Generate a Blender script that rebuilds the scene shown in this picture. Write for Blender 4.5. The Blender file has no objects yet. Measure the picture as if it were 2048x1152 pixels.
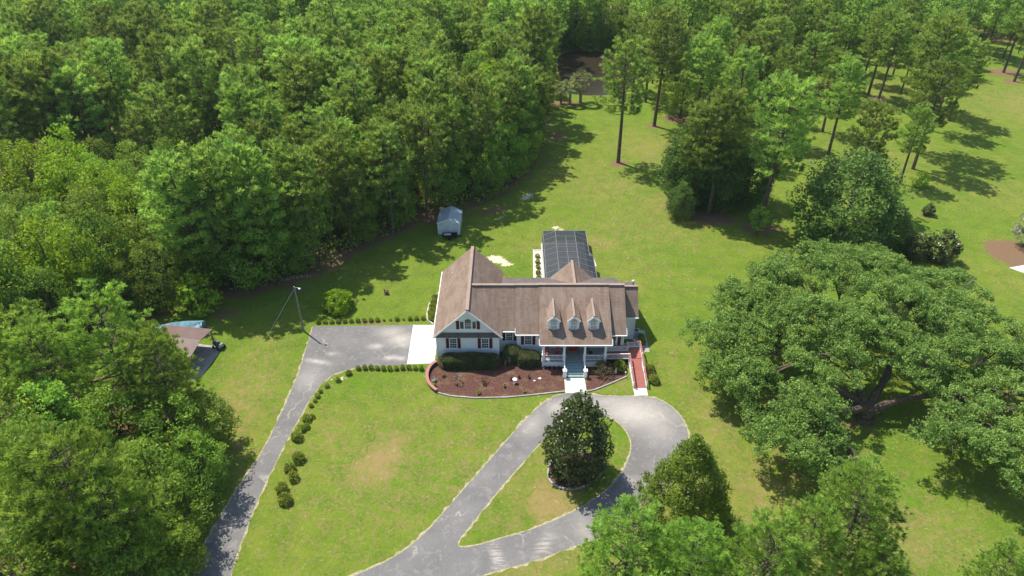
import bpy, math, random
import numpy as np
from math import radians, sin, cos, pi
C = bpy.context.scene
COL = C.collection
R_ = random.Random(7)

# ------------------------------------------------------------------ camera, sky, sun, exposure
cam_d = bpy.data.cameras.new("camera")
cam = bpy.data.objects.new("camera", cam_d); COL.objects.link(cam)
cam.location = (0, 0, 62)
cam.rotation_euler = (radians(90 - 34.4), 0, 0)
cam_d.sensor_width = 36; cam_d.lens = 36 * 1430 / 2048
cam_d.clip_start = 0.5; cam_d.clip_end = 3000
C.camera = cam

SUN_EL = 60.5
SH = (cos(radians(-43)), sin(radians(-43)))          # direction shadows fall on the ground
sd = (-SH[0] * cos(radians(SUN_EL)), -SH[1] * cos(radians(SUN_EL)), sin(radians(SUN_EL)))
w = bpy.data.worlds.new("World"); C.world = w; w.use_nodes = True
nt = w.node_tree; nt.nodes.clear()
sky = nt.nodes.new("ShaderNodeTexSky"); sky.sky_type = 'NISHITA'; sky.sun_disc = False
sky.sun_elevation = radians(SUN_EL)
sky.sun_rotation = math.atan2(sd[0], sd[1])
bg = nt.nodes.new("ShaderNodeBackground"); bg.inputs[1].default_value = 0.15
wo = nt.nodes.new("ShaderNodeOutputWorld")
nt.links.new(sky.outputs[0], bg.inputs[0]); nt.links.new(bg.outputs[0], wo.inputs[0])
sun_d = bpy.data.lights.new("sun", 'SUN'); sun_d.energy = 5.0; sun_d.angle = radians(0.53); sun_d.color = (1, .95, .86)
sun = bpy.data.objects.new("sun", sun_d); COL.objects.link(sun)
from mathutils import Vector
sun.rotation_euler = Vector(sd).to_track_quat('Z', 'Y').to_euler()
sun.location = (-60, 120, 150)
C.view_settings.view_transform = 'Standard'; C.view_settings.look = 'None'
C.view_settings.exposure = 0.55; C.view_settings.gamma = 1
C.render.resolution_x = 1024; C.render.resolution_y = 576
C.render.engine = 'CYCLES'
C.cycles.max_bounces = 6; C.cycles.diffuse_bounces = 3; C.cycles.transmission_bounces = 4
C.cycles.transparent_max_bounces = 8; C.cycles.glossy_bounces = 2

# ------------------------------------------------------------------ materials
class NT:
    def __init__(s, name):
        s.m = bpy.data.materials.new(name); s.m.use_nodes = True
        s.t = s.m.node_tree; s.t.nodes.clear()
        s.out = s.t.nodes.new("ShaderNodeOutputMaterial")
    def n(s, kind, **kw):
        nd = s.t.nodes.new(kind)
        for k, v in kw.items():
            if k.startswith('i_'): nd.inputs[k[2:].replace('_', ' ')].default_value = v
            else: setattr(nd, k, v)
        return nd
    def l(s, a, b): s.t.links.new(a, b)
    def pos(s): return s.n("ShaderNodeNewGeometry").outputs['Position']
    def obj(s): return s.n("ShaderNodeTexCoord").outputs['Object']
    def noise(s, scale, detail=4, rough=.55, vec=None, dist=0):
        nd = s.n("ShaderNodeTexNoise"); nd.inputs['Scale'].default_value = scale
        nd.inputs['Detail'].default_value = detail; nd.inputs['Roughness'].default_value = rough
        nd.inputs['Distortion'].default_value = dist
        s.l(vec if vec is not None else s.pos(), nd.inputs['Vector']); return nd.outputs[0]
    def ramp(s, fac, stops):
        r = s.n("ShaderNodeValToRGB"); e = r.color_ramp.elements
        while len(e) < len(stops): e.new(.5)
        for k, (p, c) in enumerate(stops):
            e[k].position = p; e[k].color = (c if isinstance(c, tuple) else (c, c, c)) + (1,)
        s.l(fac, r.inputs[0]); return r.outputs[0]
    def mix(s, fac, a, b, mode='MIX'):
        m = s.n("ShaderNodeMix", data_type='RGBA', blend_type=mode)
        for src, idx in ((fac, 0), (a, 6), (b, 7)):
            if hasattr(src, 'default_value') or hasattr(src, 'is_linked'): s.l(src, m.inputs[idx])
            elif idx == 0: m.inputs[0].default_value = src
            else: m.inputs[idx].default_value = tuple(src) + (1,)
        return m.outputs[2]
    def math(s, op, a, b=0.0, c=None):
        m = s.n("ShaderNodeMath", operation=op)
        for i, v in enumerate((a, b, c)):
            if v is None: continue
            if hasattr(v, 'is_linked'): s.l(v, m.inputs[i])
            else: m.inputs[i].default_value = v
        return m.outputs[0]
    def attr(s, name): return s.n("ShaderNodeAttribute", attribute_name=name).outputs['Fac']
    def bsdf(s, col, rough=.8, spec=.3, metal=0, bump=None, bs=.3, bd=.05):
        b = s.n("ShaderNodeBsdfPrincipled")
        if hasattr(col, 'is_linked'): s.l(col, b.inputs['Base Color'])
        else: b.inputs['Base Color'].default_value = tuple(col) + (1,)
        if hasattr(rough, 'is_linked'): s.l(rough, b.inputs['Roughness'])
        else: b.inputs['Roughness'].default_value = rough
        b.inputs['Specular IOR Level'].default_value = spec; b.inputs['Metallic'].default_value = metal
        if bump is not None:
            bn = s.n("ShaderNodeBump"); bn.inputs['Strength'].default_value = bs; bn.inputs['Distance'].default_value = bd
            s.l(bump, bn.inputs['Height']); s.l(bn.outputs[0], b.inputs['Normal'])
        s.b = b; return b.outputs[0]
    def done(s, sh): s.l(sh, s.out.inputs[0]); return s.m

def plain(name, col, rough=.7, spec=.3, metal=0, var=.12, scale=1.5):
    m = NT(name); n = m.noise(scale, 5, .6)
    c = m.mix(m.ramp(n, [(.3, 0.0), (.7, 1.0)]), [x * (1 - var) for x in col], [min(1, x * (1 + var)) for x in col])
    return m.done(m.bsdf(c, rough, spec, metal))

def foliage_mat(name, dark, light, spec=.25, rough=.55, trans=.35, objvar=.35, tint=(1.25, 1.05, .75)):
    m = NT(name)
    t = m.attr('tone')
    c = m.mix(t, dark, light)
    oi = m.n("ShaderNodeObjectInfo").outputs['Random']
    hs = m.n("ShaderNodeHueSaturation")
    m.l(m.math('MULTIPLY_ADD', oi, objvar * .045, .5 - objvar * .0225), hs.inputs['Hue'])
    m.l(m.math('MULTIPLY_ADD', oi, objvar * 1.0, 1 - objvar * .5), hs.inputs['Value'])
    m.l(c, hs.inputs['Color']); c = hs.outputs[0]
    s1 = m.bsdf(c, rough, spec)
    tr = m.n("ShaderNodeBsdfTranslucent")
    m.l(m.mix(1.0, c, (tint[0], tint[1], tint[2]), 'MULTIPLY'), tr.inputs[0])
    mx = m.n("ShaderNodeMixShader"); mx.inputs[0].default_value = trans
    m.l(s1, mx.inputs[1]); m.l(tr.outputs[0], mx.inputs[2])
    return m.done(mx.outputs[0])

M = {}
M['pine'] = foliage_mat('pine_needles', (.12, .225, .045), (.38, .56, .12), trans=.5, objvar=.55)
M['pine_young'] = foliage_mat('near_pine_needles', (.11, .215, .032), (.38, .58, .10), trans=.5)
M['broad'] = foliage_mat('broad_leaves', (.095, .20, .030), (.33, .50, .065), objvar=.6, trans=.5)
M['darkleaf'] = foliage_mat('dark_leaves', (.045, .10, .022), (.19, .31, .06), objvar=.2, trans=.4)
M['bright'] = foliage_mat('bright_leaves', (.14, .28, .02), (.38, .55, .035), trans=.5)
M['oak'] = foliage_mat('oak_leaves', (.10, .195, .036), (.33, .49, .115), trans=.46)
M['magnolia'] = foliage_mat('magnolia_leaves', (.028, .055, .012), (.15, .19, .045), spec=.6, rough=.3, trans=.2)
M['cedar'] = foliage_mat('cedar_leaves', (.085, .15, .018), (.27, .37, .05), trans=.42)
M['shrub'] = foliage_mat('shrub_leaves', (.10, .17, .022), (.42, .50, .07), objvar=.3, trans=.45)
M['hedge'] = foliage_mat('hedge_leaves', (.07, .10, .03), (.26, .28, .10))
M['weeping'] = foliage_mat('dry_twigs', (.10, .085, .04), (.2, .17, .08))
M['palm'] = foliage_mat('palm_leaves', (.12, .18, .05), (.5, .52, .22), trans=.45)
M['flower'] = foliage_mat('flower_leaves', (.1, .13, .06), (.5, .5, .42))

m = NT('bark'); n = m.noise(3, 6, .7)
M['bark'] = m.done(m.bsdf(m.ramp(n, [(.3, (.05, .038, .028)), (.7, (.17, .13, .10))]), .95, .1, bump=n, bs=.8, bd=.1))
m = NT('pale_bark'); n = m.noise(2, 6, .7)
M['palebark'] = m.done(m.bsdf(m.ramp(n, [(.3, (.12, .11, .095)), (.7, (.33, .31, .28))]), .95, .1))

# ground: lawn with dry patches and forest litter
m = NT('lawn')
g1 = m.noise(.06, 4, .6); g2 = m.noise(.45, 5, .65); g3 = m.noise(3.2, 5, .7); g4 = m.noise(11, 3, .7)
green = m.mix(m.ramp(g1, [(.38, 0.), (.62, 1.)]), (.085, .182, .007), (.150, .203, .018))
green = m.mix(m.ramp(g2, [(.40, 0.), (.66, .85)]), green, (.062, .130, .008))
gm = m.math('ADD', m.math('MULTIPLY', g3, .55), m.math('MULTIPLY', g4, .45))
green = m.mix(m.ramp(gm, [(.45, 0.), (.62, .6)]), green, (.20, .205, .050))
green = m.mix(m.ramp(g4, [(.28, .5), (.42, 0.)]), green, (.04, .085, .01))
g5 = m.noise(.9, 6, .72, dist=.8)
dry = m.mix(g3, (.30, .235, .085), (.24, .155, .075))
dm = m.math('ADD', m.attr('dry'), m.math('MULTIPLY', m.math('SUBTRACT', m.math('ADD', m.math('MULTIPLY', g5, .55), m.math('MULTIPLY', gm, .45))  , .465), 4.2))
c = m.mix(m.ramp(dm, [(.22, 0.), (1.0, .9)]), green, dry)
g6 = m.noise(2.1, 7, .8, dist=.6); g7 = m.noise(.12, 3, .6)
speck = m.math('MULTIPLY', m.ramp(g6, [(.57, 0.), (.66, .85)]), m.ramp(g7, [(.34, .25), (.60, 1.)]))
c = m.mix(speck, c, (.36, .32, .17))
c = m.mix(m.math('MULTIPLY', m.ramp(g6, [(.30, .6), (.40, 0.)]), 1.0), c, (.045, .09, .01))
soil = m.mix(g3, (.10, .06, .035), (.24, .15, .085)); soil = m.mix(m.ramp(g4, [(.5, 0.), (.7, .7)]), soil, (.36, .25, .15))
sm = m.math('ADD', m.attr('soil'), m.math('MULTIPLY', m.math('SUBTRACT', m.math('ADD', m.math('MULTIPLY', g2, .5), m.math('MULTIPLY', g3, .5)), .5), 1.1))
c = m.mix(m.ramp(sm, [(.44, 0.), (.58, 1.)]), c, soil)
sandm = m.math('ADD', m.attr('sand'), m.math('MULTIPLY', m.math('SUBTRACT', g3, .5), 1.3))
c = m.mix(m.ramp(sandm, [(.46, 0.), (.58, 1.)]), c, (.62, .52, .38))
M['lawn'] = m.done(m.bsdf(c, .95, .08, bump=m.math('ADD', g3, g4), bs=.7, bd=.16))

m = NT('asphalt')
a1 = m.noise(.25, 5, .6); a2 = m.noise(1.3, 6, .65, dist=1.2); a3 = m.noise(14, 3, .6)
c = m.mix(m.ramp(a1, [(.3, 0.), (.7, 1.)]), (.128, .122, .118), (.185, .177, .168))
c = m.mix(m.ramp(a2, [(.52, 0.), (.74, .8)]), c, (.27, .25, .22))
c = m.mix(m.attr('bleach'), c, m.mix(a2, (.34, .31, .27), (.50, .46, .40)))
c = m.mix(m.ramp(a3, [(.4, 0.), (.65, .3)]), c, (.09, .088, .09))
v = m.n("ShaderNodeTexVoronoi", feature='DISTANCE_TO_EDGE'); v.inputs['Scale'].default_value = .17
nv = m.n("ShaderNodeTexNoise"); nv.inputs['Scale'].default_value = .9; nv.inputs['Detail'].default_value = 5; m.l(m.pos(), nv.inputs['Vector'])
va = m.n("ShaderNodeVectorMath", operation='MULTIPLY_ADD'); m.l(nv.outputs[1], va.inputs[0]); va.inputs[1].default_value = (2.2, 2.2, 0); m.l(m.pos(), va.inputs[2])
m.l(va.outputs[0], v.inputs['Vector'])
crk = m.math('MULTIPLY', m.ramp(v.outputs[0], [(.004, 1.), (.018, 0.)]), m.ramp(m.noise(.2, 2), [(.52, 0.), (.62, .55)]))
c = m.mix(crk, c, (.40, .36, .29))
M['asphalt'] = m.done(m.bsdf(c, .9, .2, bump=a3, bs=.2))
m = NT('verge_dirt'); n = m.noise(2.5, 6, .7)
M['verge'] = m.done(m.bsdf(m.ramp(n, [(.3, (.16, .18, .05)), (.5, (.30, .26, .15)), (.7, (.46, .40, .28))]), .95, .1))
m = NT('concrete'); n = m.noise(1.2, 6, .7)
M['concrete'] = m.done(m.bsdf(m.ramp(n, [(.3, (.50, .49, .46)), (.7, (.64, .63, .60))]), .9, .2))
m = NT('old_concrete'); n = m.noise(1.5, 6, .7)
M['oldconc'] = m.done(m.bsdf(m.ramp(n, [(.3, (.22, .21, .19)), (.7, (.40, .38, .35))]), .9, .2))
m = NT('mulch'); n = m.noise(6, 6, .75); n2 = m.noise(.7, 4, .7)
c = m.ramp(n, [(.3, (.035, .015, .013)), (.5, (.095, .043, .034)), (.72, (.22, .13, .10))])
c = m.mix(m.ramp(n2, [(.50, 0.), (.68, .75)]), c, (.17, .12, .06))
M['mulch'] = m.done(m.bsdf(c, .95, .1, bump=n, bs=1, bd=.1))
m = NT('pool_deck'); n = m.noise(1.5, 5, .6)
M['deck'] = m.done(m.bsdf(m.ramp(n, [(.3, (.34, .33, .31)), (.7, (.45, .44, .42))]), .9, .2))

def shingle(name, a, b, c3):
    m = NT(name); g = m.n("ShaderNodeNewGeometry")
    sx = m.n("ShaderNodeSeparateXYZ"); m.l(g.outputs['Position'], sx.inputs[0])
    cb = m.n("ShaderNodeCombineXYZ")
    m.l(m.math('ADD', sx.outputs[0], m.math('MULTIPLY', sx.outputs[1], .9)), cb.inputs[0]); m.l(m.math('MULTIPLY', sx.outputs[2], 1.5), cb.inputs[1])
    br = m.n("ShaderNodeTexBrick"); m.l(cb.outputs[0], br.inputs['Vector'])
    br.inputs['Scale'].default_value = 1; br.inputs['Brick Width'].default_value = .42; br.inputs['Row Height'].default_value = .20
    br.inputs['Mortar Size'].default_value = .016; br.inputs['Mortar Smooth'].default_value = .4; br.inputs['Bias'].default_value = 0
    br.inputs['Color1'].default_value = a + (1,); br.inputs['Color2'].default_value = b + (1,); br.inputs['Mortar'].default_value = tuple(x * .5 for x in a) + (1,)
    c = m.mix(m.ramp(m.noise(.5, 5, .6), [(.38, 0.), (.62, .75)]), br.outputs[0], c3)
    st = m.n("ShaderNodeMapping"); st.inputs['Scale'].default_value = (1.4, .25, .25); m.l(g.outputs['Position'], st.inputs[0])
    c = m.mix(m.ramp(m.noise(1.3, 4, .6, vec=st.outputs[0]), [(.42, 0.), (.68, .6)]), c, tuple(x * .68 for x in a))
    return m.done(m.bsdf(c, .92, .15, bump=br.outputs[1], bs=-.5, bd=.02))
M['roof'] = shingle('roof_shingles', (.20, .140, .104), (.262, .192, .145), (.245, .185, .148))
M['roofdark'] = shingle('dark_roof_shingles', (.12, .10, .095), (.15, .13, .12), (.14, .12, .11))
M['ridge'] = plain('ridge_shingles', (.27, .20, .155), .9)
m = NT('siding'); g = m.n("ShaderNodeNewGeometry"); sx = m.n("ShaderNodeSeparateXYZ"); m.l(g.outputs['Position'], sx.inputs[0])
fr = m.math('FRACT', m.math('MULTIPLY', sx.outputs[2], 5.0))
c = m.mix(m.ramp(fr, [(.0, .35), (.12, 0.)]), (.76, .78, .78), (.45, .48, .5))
M['siding'] = m.done(m.bsdf(c, .6, .3, bump=fr, bs=.4, bd=.02))
M['white'] = plain('white_trim', (.80, .80, .78), .5, var=.04)
M['maroon'] = plain('maroon_shutter', (.085, .016, .022), .5)
M['glass'] = plain('window_glass', (.05, .065, .07), .08, .6, var=.5, scale=.9)
M['blind'] = plain('window_blind', (.34, .35, .33), .25, .5)
M['bluegrey'] = plain('painted_step', (.20, .30, .31), .6)
M['decktop'] = plain('porch_floor_paint', (.24, .27, .26), .6)
M['redwood'] = plain('red_stained_wood', (.31, .10, .075), .7, scale=4)
M['brick'] = plain('red_brick_cap', (.34, .15, .125), .85, scale=5)
M['navy'] = plain('dark_wall_face', (.07, .09, .13), .8)
M['black'] = plain('black_metal', (.015, .015, .017), .4)
M['redcushion'] = plain('red_cushion', (.33, .05, .045), .8)
M['woodpole'] = plain('pole_wood', (.22, .20, .16), .9, scale=3)
M['metal'] = plain('grey_metal', (.45, .47, .48), .4, metal=.3)
m = NT('corrugated_roof'); tc = m.n("ShaderNodeTexCoord"); wv = m.n("ShaderNodeTexWave"); wv.inputs['Scale'].default_value = 1.2; m.l(tc.outputs['Object'], wv.inputs[0])
c = m.mix(m.ramp(wv.outputs[1], [(.2, 0.), (.8, 1.)]), (.09, .05, .043), (.17, .11, .10)); c = m.mix(m.ramp(m.noise(.8, 5), [(.4, 0.), (.7, .5)]), c, (.17, .12, .11))
M['brownmetal'] = m.done(m.bsdf(c, .6, .4, bump=wv.outputs[1], bs=.5, bd=.05))
m = NT('shed_roof_metal'); tc = m.n("ShaderNodeTexCoord"); wv = m.n("ShaderNodeTexWave", bands_direction='Y'); wv.inputs['Scale'].default_value = .8; m.l(tc.outputs['Object'], wv.inputs[0])
M['shedroof'] = m.done(m.bsdf(m.mix(m.ramp(wv.outputs[1], [(.1, 0.), (.5, 1.)]), (.22, .27, .29), (.42, .48, .50)), .4, .5))
M['shedwall'] = plain('shed_siding', (.48, .56, .58), .6)
M['tarp'] = plain('teal_tarp', (.15, .28, .32), .5, var=.5, scale=2)
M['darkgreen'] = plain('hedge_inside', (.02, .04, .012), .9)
m = NT('pool_water'); n = m.noise(1.4, 4)
M['poolwater'] = m.done(m.bsdf(m.mix(n, (.03, .34, .38), (.07, .46, .47)), .05, .5, bump=n, bs=.1))
m = NT('pond_water'); n = m.noise(.6, 5)
M['pond'] = m.done(m.bsdf(m.mix(n, (.022, .015, .010), (.038, .027, .018)), .22, .35, bump=n, bs=.06))
m = NT('insect_screen')
d = m.bsdf((.035, .04, .045), .6, .2); tr = m.n("ShaderNodeBsdfTransparent"); mx = m.n("ShaderNodeMixShader"); mx.inputs[0].default_value = .24
m.l(d, mx.inputs[1]); m.l(tr.outputs[0], mx.inputs[2]); M['screen'] = m.done(mx.outputs[0])
M['cageframe'] = plain('cage_frame', (.17, .18, .19), .5)
M['sandstone'] = plain('pale_gravel', (.60, .54, .46), .9, scale=4)

# ------------------------------------------------------------------ mesh helpers
class MB:
    def __init__(s): s.v = []; s.f = []; s.mi = []
    def face(s, pts, mi=0):
        b = len(s.v); s.v += [tuple(p) for p in pts]; s.f.append(tuple(range(b, b + len(pts)))); s.mi.append(mi); return s
    def box(s, x0, x1, y0, y1, z0, z1, mi=0):
        b = len(s.v)
        s.v += [(x0, y0, z0), (x1, y0, z0), (x1, y1, z0), (x0, y1, z0), (x0, y0, z1), (x1, y0, z1), (x1, y1, z1), (x0, y1, z1)]
        for q in ((0, 3, 2, 1), (4, 5, 6, 7), (0, 1, 5, 4), (1, 2, 6, 5), (2, 3, 7, 6), (3, 0, 4, 7)):
            s.f.append(tuple(b + i for i in q)); s.mi.append(mi)
        return s
    def bar(s, a, b_, wd, ht, mi=0):
        a = Vector(a); b = Vector(b_); d = (b - a).normalized()
        side = d.cross(Vector((0, 0, 1)))
        if side.length < .01: side = Vector((1, 0, 0))
        side.normalize(); up = side.cross(d).normalized()
        side *= wd / 2; up *= ht / 2; k = len(s.v)
        for p in (a, b): s.v += [tuple(p - side - up), tuple(p + side - up), tuple(p + side + up), tuple(p - side + up)]
        for q in ((0, 3, 2, 1), (4, 5, 6, 7), (0, 1, 5, 4), (1, 2, 6, 5), (2, 3, 7, 6), (3, 0, 4, 7)):
            s.f.append(tuple(k + i for i in q)); s.mi.append(mi)
        return s
    def slab(s, quad, th, mi=0, mi_side=None):
        # polygon thickened downwards along z
        n = len(quad); k = len(s.v); ms = mi if mi_side is None else mi_side
        s.v += [tuple(p) for p in quad] + [(p[0], p[1], p[2] - th) for p in quad]
        s.f.append(tuple(k + i for i in range(n))); s.mi.append(mi)
        s.f.append(tuple(k + n + i for i in reversed(range(n)))); s.mi.append(ms)
        for i in range(n):
            j = (i + 1) % n; s.f.append((k + i, k + n + i, k + n + j, k + j)); s.mi.append(ms)
        return s
    def tube(s, pts, rad, n=6, mi=0, cap=True):
        k0 = len(s.v); P_ = [Vector(p) for p in pts]
        for i, p in enumerate(P_):
            d = (P_[min(i + 1, len(P_) - 1)] - P_[max(i - 1, 0)]).normalized()
            a = d.cross(Vector((0, 0, 1)));
            if a.length < .05: a = d.cross(Vector((0, 1, 0)))
            a.normalize(); b = d.cross(a); r = rad[i] if hasattr(rad, '__len__') else rad
            for j in range(n):
                t = 2 * pi * j / n; s.v.append(tuple(p + a * (r * cos(t)) + b * (r * sin(t))))
        for i in range(len(P_) - 1):
            for j in range(n):
                q = (k0 + i * n + j, k0 + i * n + (j + 1) % n, k0 + (i + 1) * n + (j + 1) % n, k0 + (i + 1) * n + j)
                s.f.append(q); s.mi.append(mi)
        if cap:
            s.f.append(tuple(k0 + j for j in reversed(range(n)))); s.mi.append(mi)
            e = k0 + (len(P_) - 1) * n; s.f.append(tuple(e + j for j in range(n))); s.mi.append(mi)
        return s
    def lathe(s, c, prof, n=14, mi=0):
        k0 = len(s.v)
        for r, z in prof:
            for j in range(n):
                t = 2 * pi * j / n; s.v.append((c[0] + r * cos(t), c[1] + r * sin(t), c[2] + z))
        for i in range(len(prof) - 1):
            for j in range(n):
                s.f.append((k0 + i * n + j, k0 + i * n + (j + 1) % n, k0 + (i + 1) * n + (j + 1) % n, k0 + (i + 1) * n + j)); s.mi.append(mi)
        return s
    def mesh(s, name, mats):
        me = bpy.data.meshes.new(name); me.from_pydata(s.v, [], s.f)
        for mm in (mats if isinstance(mats, (list, tuple)) else [mats]): me.materials.append(mm)
        me.polygons.foreach_set('material_index', s.mi); me.update(); return me
    def build(s, name, mats, parent=None, **kw):
        return link(name, s.mesh(name, mats), parent, **kw)

WR = set()      # things whose parts are modelled in world coordinates
def wthing(name, label, cat, loc, group=None):
    o = thing(name, label, cat, loc, 0, group); WR.add(o.name); return o
def link(name, me, parent=None, label=None, cat=None, group=None, kind=None, loc=None, rz=0):
    o = bpy.data.objects.new(name, me); COL.objects.link(o)
    if parent is not None:
        o.parent = parent
        if me is not None and loc is None: o.location = (-parent.location[0], -parent.location[1], -parent.location[2]) if parent.name in WR else (0, 0, 0)
    if loc is not None: o.location = loc
    if rz: o.rotation_euler = (0, 0, rz)
    if label: o['label'] = label
    if cat: o['category'] = cat
    if group: o['group'] = group
    if kind: o['kind'] = kind
    return o
def thing(name, label, cat, loc=(0, 0, 0), rz=0, group=None):
    return link(name, None, None, label, cat, group, None, loc, rz)
def copy_thing(src, loc, rz=0, sc=1.0, label=None, group=None):
    r = src.copy(); COL.objects.link(r); r.location = loc; r.rotation_euler = (0, 0, rz)
    r.scale = (sc, sc, sc) if not hasattr(sc, '__len__') else sc
    if label: r['label'] = label
    if group: r['group'] = group
    for ch in src.children:
        c = ch.copy(); COL.objects.link(c); c.parent = r
        for g in ch.children:
            d = g.copy(); COL.objects.link(d); d.parent = c
    return r

def sheet(name, pts, z, mat, kind='structure', attr=None, inner=None):
    import bmesh
    cu = bpy.data.curves.new(name, 'CURVE'); cu.dimensions = '2D'; cu.fill_mode = 'BOTH'
    for P_ in ([pts, inner] if inner else [pts]):
        sp = cu.splines.new('POLY'); sp.points.add(len(P_) - 1); sp.use_cyclic_u = True
        for i, p in enumerate(P_): sp.points[i].co = (p[0], p[1], 0, 1)
    t = bpy.data.objects.new(name, cu); COL.objects.link(t)
    me = bpy.data.meshes.new_from_object(t); bpy.data.objects.remove(t); bpy.data.curves.remove(cu); me.name = name
    bm = bmesh.new(); bm.from_mesh(me); bmesh.ops.remove_doubles(bm, verts=bm.verts[:], dist=.001)
    if attr:
        for it in range(6):
            es = [e for e in bm.edges if e.calc_length() > 1.4]
            if not es: break
            bmesh.ops.subdivide_edges(bm, edges=es, cuts=1); bmesh.ops.triangulate(bm, faces=bm.faces[:])
    for v_ in bm.verts: v_.co.z = z
    for f in bm.faces:
        f.normal_update()
        if f.normal.z < 0: f.normal_flip()
    bm.to_mesh(me); bm.free(); me.materials.clear(); me.materials.append(mat)
    if attr:
        co = np.empty(len(me.vertices) * 3); me.vertices.foreach_get('co', co); co = co.reshape(-1, 3)
        a = me.attributes.new(attr[0], 'FLOAT', 'POINT'); a.data.foreach_set('value', blobs(co[:, 0], co[:, 1], attr[1]).astype(np.float32))
    return link(name, me, kind=kind)
def blobs(x, y, L):
    r = np.zeros_like(x)
    for (cx, cy, rx, ry, ang, s) in L:
        ca, sa = cos(radians(ang)), sin(radians(ang)); dx = (x - cx); dy = (y - cy)
        u = (dx * ca + dy * sa) / rx; v = (-dx * sa + dy * ca) / ry
        r = np.maximum(r, s * np.exp(-(u * u + v * v) * .8))
    return r
def offset_poly(pts, d, jit=.12, step=.7, seed=1):
    rr = random.Random(seed); dense = []
    n = len(pts)
    area = sum(pts[i][0] * pts[(i + 1) % n][1] - pts[(i + 1) % n][0] * pts[i][1] for i in range(n))
    sg = 1 if area > 0 else -1
    for i in range(n):
        a = pts[i]; b = pts[(i + 1) % n]; L = math.hypot(b[0] - a[0], b[1] - a[1]); k = max(1, int(L / step))
        nx, ny = (b[1] - a[1]) / L * sg, -(b[0] - a[0]) / L * sg
        for j in range(k):
            t = j / k; q = d + rr.uniform(-jit, jit)
            if j == 0: q = d * .8
            dense.append((a[0] + (b[0] - a[0]) * t + nx * q, a[1] + (b[1] - a[1]) * t + ny * q))
    return dense
def smooth(pts, it=2, closed=True):
    for _ in range(it):
        o = []; n = len(pts)
        if not closed: o.append(pts[0])
        for i in range(n if closed else n - 1):
            a = pts[i]; b = pts[(i + 1) % n]
            o.append((a[0] * .75 + b[0] * .25, a[1] * .75 + b[1] * .25)); o.append((a[0] * .25 + b[0] * .75, a[1] * .25 + b[1] * .75))
        if not closed: o.append(pts[-1])
        pts = o
    return pts
def inside(x, y, poly):
    c = np.zeros(np.shape(x), bool); n = len(poly); j = n - 1
    for i in range(n):
        xi, yi = poly[i]; xj, yj = poly[j]
        if yi != yj:
            c ^= ((yi > y) != (yj > y)) & (x < (xj - xi) * (y - yi) / (yj - yi) + xi)
        j = i
    return c
def dist_poly(x, y, poly):
    d = np.full(np.shape(x), 1e9); n = len(poly)
    for i in range(n):
        ax, ay = poly[i]; bx, by = poly[(i + 1) % n]; vx, vy = bx - ax, by - ay; L = vx * vx + vy * vy
        t = np.clip(((x - ax) * vx + (y - ay) * vy) / L, 0, 1)
        d = np.minimum(d, np.hypot(x - ax - t * vx, y - ay - t * vy))
    return d

# ------------------------------------------------------------------ foliage (numpy)
def np_mesh(name, V, k, tone, mat):
    me = bpy.data.meshes.new(name); nv = len(V); nf = nv // k
    me.vertices.add(nv); me.vertices.foreach_set('co', V.astype(np.float32).ravel())
    me.loops.add(nv); me.loops.foreach_set('vertex_index', np.arange(nv, dtype=np.int32))
    me.polygons.add(nf); me.polygons.foreach_set('loop_start', (np.arange(nf) * k).astype(np.int32))
    a = me.attributes.new('tone', 'FLOAT', 'POINT'); a.data.foreach_set('value', np.repeat(tone, k).astype(np.float32))
    me.materials.append(mat); me.update(calc_edges=True); return me
def unit(v): return v / np.maximum(np.linalg.norm(v, axis=-1, keepdims=True), 1e-6)
def leaves(cent, size, rs, upb=.5, aspect=.55, axis=None):
    n = len(cent)
    nrm = unit(rs.normal(size=(n, 3)) + np.array([0, 0, upb]))
    t = rs.normal(size=(n, 3)) if axis is None else axis + rs.normal(size=(n, 3)) * .35
    t = unit(t - nrm * np.sum(t * nrm, -1, keepdims=True)); b = np.cross(nrm, t)
    s = size * rs.uniform(.65, 1.25, (n, 1))
    fold = nrm * s * .12
    return np.stack([cent - t * s, cent - b * s * aspect + fold, cent + t * s, cent + b * s * aspect + fold], 1).reshape(-1, 3)
def clump_leaves(cc, cr, k, size, rs, flat=.65, upb=.5, out=None, shell=.55):
    n = len(cc)
    d = unit(rs.normal(size=(n, k, 3))); rad = rs.uniform(shell, 1.0, (n, k, 1)) ** .7
    off = d * rad * (cr[:, None, None] if hasattr(cr, '__len__') else cr); off[..., 2] *= flat
    # broken, lumpy outline
    off *= rs.uniform(.75, 1.25, (n, 1, 1))
    p = (cc[:, None, :] + off)
    tone = np.clip(rs.uniform(.1, .8, (n, 1)) + rs.uniform(-.25, .3, (n, k)) , 0, 1)
    return leaves(p.reshape(-1, 3), size, rs, upb), tone.ravel()

def trunk_path(h, rs, lean=.03, n=7):
    p = []; ox, oy = rs.uniform(-lean, lean, 2); ph = rs.uniform(0, 6)
    for i in range(n):
        t = i / (n - 1); p.append((ox * h * t + .12 * sin(ph + 3 * t) * t * 2, oy * h * t + .12 * cos(ph + 2.5 * t) * t * 2, h * t))
    return p
def at_h(path, z):
    h = path[-1][2]; t = min(max(z / h, 0), .9999) * (len(path) - 1); i = int(t); f = t - i
    return Vector(path[i]).lerp(Vector(path[i + 1]), f)

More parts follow.
